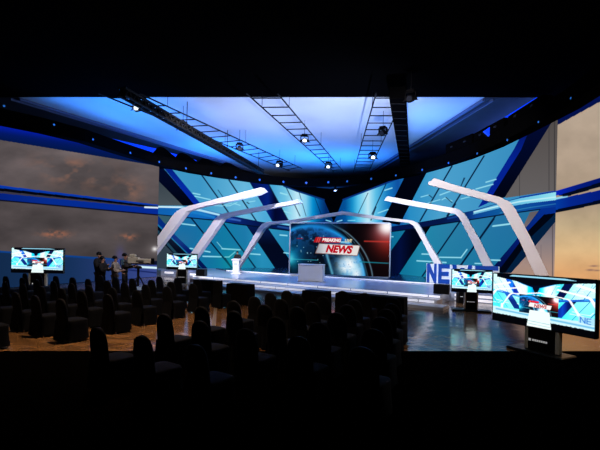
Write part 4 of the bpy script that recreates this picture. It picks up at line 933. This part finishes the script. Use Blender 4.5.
# ------------------------------------------------------------------ banquet chairs
CLO2 = CLOTH
def make_chair():
    t = thing('banquet_chair', 'black covered banquet chair', 'chair')
    # seat cover with flared skirt: ring of points
    n = 40; vs = []
    def ring(hx, hy, z, amp, k=.8):
        for i in range(n):
            a = 2 * math.pi * i / n; cx, cy = math.cos(a), math.sin(a)
            e = 5.; rr = (abs(cx) ** e + abs(cy) ** e) ** (-1 / e); w2 = 1 + amp * math.sin(i * 2.5 + 1)
            vs.append((hx * cx * rr * w2, hy * cy * rr * w2 + .02, z))
    for hx, hy, z, amp in ((.19, .19, .475, 0), (.215, .215, .468, 0), (.225, .225, .44, 0), (.222, .222, .36, .01), (.232, .232, .2, .025), (.245, .245, .05, .05)): ring(hx, hy, z, amp)
    fs = [tuple(range(n))] + [(l * n + i, l * n + (i + 1) % n, (l + 1) * n + (i + 1) % n, (l + 1) * n + i) for l in range(5) for i in range(n)]
    MB().add(vs, fs).build('seat_cover', CLOTH, t, smooth=True)
    # back cover: rounded panel, leaning slightly
    prof = []
    for (w_, z, y) in ((.20, .30, -.215), (.205, .47, -.225), (.205, .60, -.24), (.20, .72, -.255), (.185, .81, -.265), (.155, .87, -.27), (.11, .91, -.274), (.05, .93, -.276)): prof.append((w_, z, y))
    m_ = 16; vs = []
    for (w_, z, y) in prof:
        for i in range(m_): a = 2 * math.pi * i / m_; ca, sa = math.cos(a), math.sin(a); vs.append((w_ * math.copysign(abs(ca) ** .6, ca), y + .035 * math.copysign(abs(sa) ** .7, sa), z))
    fs = [tuple(range(m_ - 1, -1, -1)), tuple(range(len(vs) - m_, len(vs)))] + [(l * m_ + i, l * m_ + (i + 1) % m_, (l + 1) * m_ + (i + 1) % m_, (l + 1) * m_ + i) for l in range(len(prof) - 1) for i in range(m_)]
    MB().add(vs, fs).build('back_cover', CLOTH, t, smooth=True)
    # hanging back flap with pleat
    vs = []; k = 12
    for z, yy, am in ((.47, -.262, .0), (.25, -.275, .01), (.04, -.295, .018)):
        for i in range(k + 1): x = -.205 + .41 * i / k; vs.append((x * (1 + (.47 - z) * .15), yy + am * math.sin(i * 1.9), z))
    fs = [(l * (k + 1) + i, l * (k + 1) + i + 1, (l + 1) * (k + 1) + i + 1, (l + 1) * (k + 1) + i) for l in range(2) for i in range(k)]
    m2 = len(vs); vs += [(x, y + .02, z) for x, y, z in vs]; fs += [tuple(j + m2 for j in reversed(f)) for f in fs]
    MB().add(vs, fs).build('back_flap', CLOTH, t, smooth=True)
    for sx in (-1, 1):
        for sy in (-1, 1): MB().tube((sx * .19, .02 + sy * .19, .0), (sx * .17, .02 + sy * .17, .44), .012, 6).build('leg', CHROME, t)
    return t
FACE = math.radians(-31)
proto = make_chair(); used = [False]
ORD = ['first', 'second', 'third', 'fourth', 'fifth', 'sixth', 'seventh', 'eighth', 'ninth', 'tenth', 'eleventh', 'twelfth']
def place(x, y, lab, group, jit=.04):
    o = copy_tree(proto) if used[0] else proto; used[0] = True
    rz = FACE + random.uniform(-jit, jit); nx, ny = -math.sin(FACE), math.cos(FACE)
    o.location = (x + nx * .26, y + ny * .26, 0); o.rotation_euler = (0, 0, rz); o['label'] = lab; o['group'] = group
rightrows = [[(.79, 4.83), (.03, 5.32), (-.45, 4.35)],
    [(1.13, 5.96), (.33, 6.37), (-.37, 6.81)], [(1.47, 7.05), (.71, 7.42), (-.03, 8.07), (-.70, 8.25)], [(1.77, 8.03), (1.03, 8.53), (.31, 8.84), (-.41, 9.24), (-1.05, 9.56)],
    [(2.07, 8.85), (1.32, 9.4), (.62, 9.87), (-.05, 10.11), (-.73, 10.43)], [(2.35, 9.9), (1.8, 10.94), (1.25, 11.34), (-.33, 11.08)]]
rightrows[0] = [(.79, 4.83), (.03, 5.32), (-.74, 5.77)]
ROWN = ['row nearest the camera', 'second row from the camera', 'third row from the camera', 'fourth row from the camera', 'fifth row from the camera', 'sixth row from the camera', 'seventh row from the camera', 'eighth row from the camera']
for i, row in enumerate(rightrows):
    for j, (x, y) in enumerate(row):
        place(x, y, 'black covered chair, %s from the right, %s, right block' % (ORD[j], ROWN[i]), 'chairs of the right seating block')
for (x, y), lab in zip([(-1.2, 4.76), (-1.99, 5.16), (-2.8, 5.62), (-1.54, 6.31), (-2.29, 6.86), (-1.17, 7.35), (-1.88, 7.78), (-1.42, 8.76)],
    ['black covered chair whose top just shows at the bottom edge right of the aisle strip', 'black covered chair with only its rounded top showing, nearest left of the aisle strip', 'black covered chair with rounded back at lower left, alone before the golden floor',
     'front chair of the pair right of the lone chair in the centre left', 'lone black covered chair on the open floor, seat to its right', 'front chair of the pair just right of the pale aisle strip', 'rear chair of the pair right of the lone chair in the centre left', 'rear chair of the pair just right of the pale aisle strip']):
    place(x, y, lab, 'loose chairs in the middle of the floor')
ends = [(-5.0, 8.42), (-4.51, 9.44), (-4.25, 10.45), (-3.75, 11.5), (-3.3, 12.6), (-2.75, 13.7)]
def clear(x, y):
    k1 = at_depth(38, 270, 16.4)
    if y > 15.4: return False
    if abs(x - k1.x) < 1.0 and abs(y - 16.4) < .8: return False
    px = 300 + 400 * x / y
    return px > -22
for i, (x0, y0) in enumerate(ends):
    for j in range(9):
        x, y = x0 - .83 * j, y0 + .47 * j
        if clear(x, y): place(x + random.uniform(-.05, .05), y + random.uniform(-.05, .05), 'black covered chair, %s from the aisle, %s, left block' % (ORD[j], ROWN[i]), 'chairs of the left seating block')
place(-6.15, 7.62, 'black covered chair cut off by the left edge of the picture', 'chairs of the left seating block')
# pale strip on the aisle floor
a, b = at_height(212, 345, 0), at_height(216, 303, 0)
o = MB().bar((a.x, a.y, .003), (b.x, b.y, .003), .10, .004).build('floor_strip', mat('pale_floor_strip', (150, 145, 140), .3)); tag(o, 'pale strip running along the aisle floor between the chairs', 'tape')
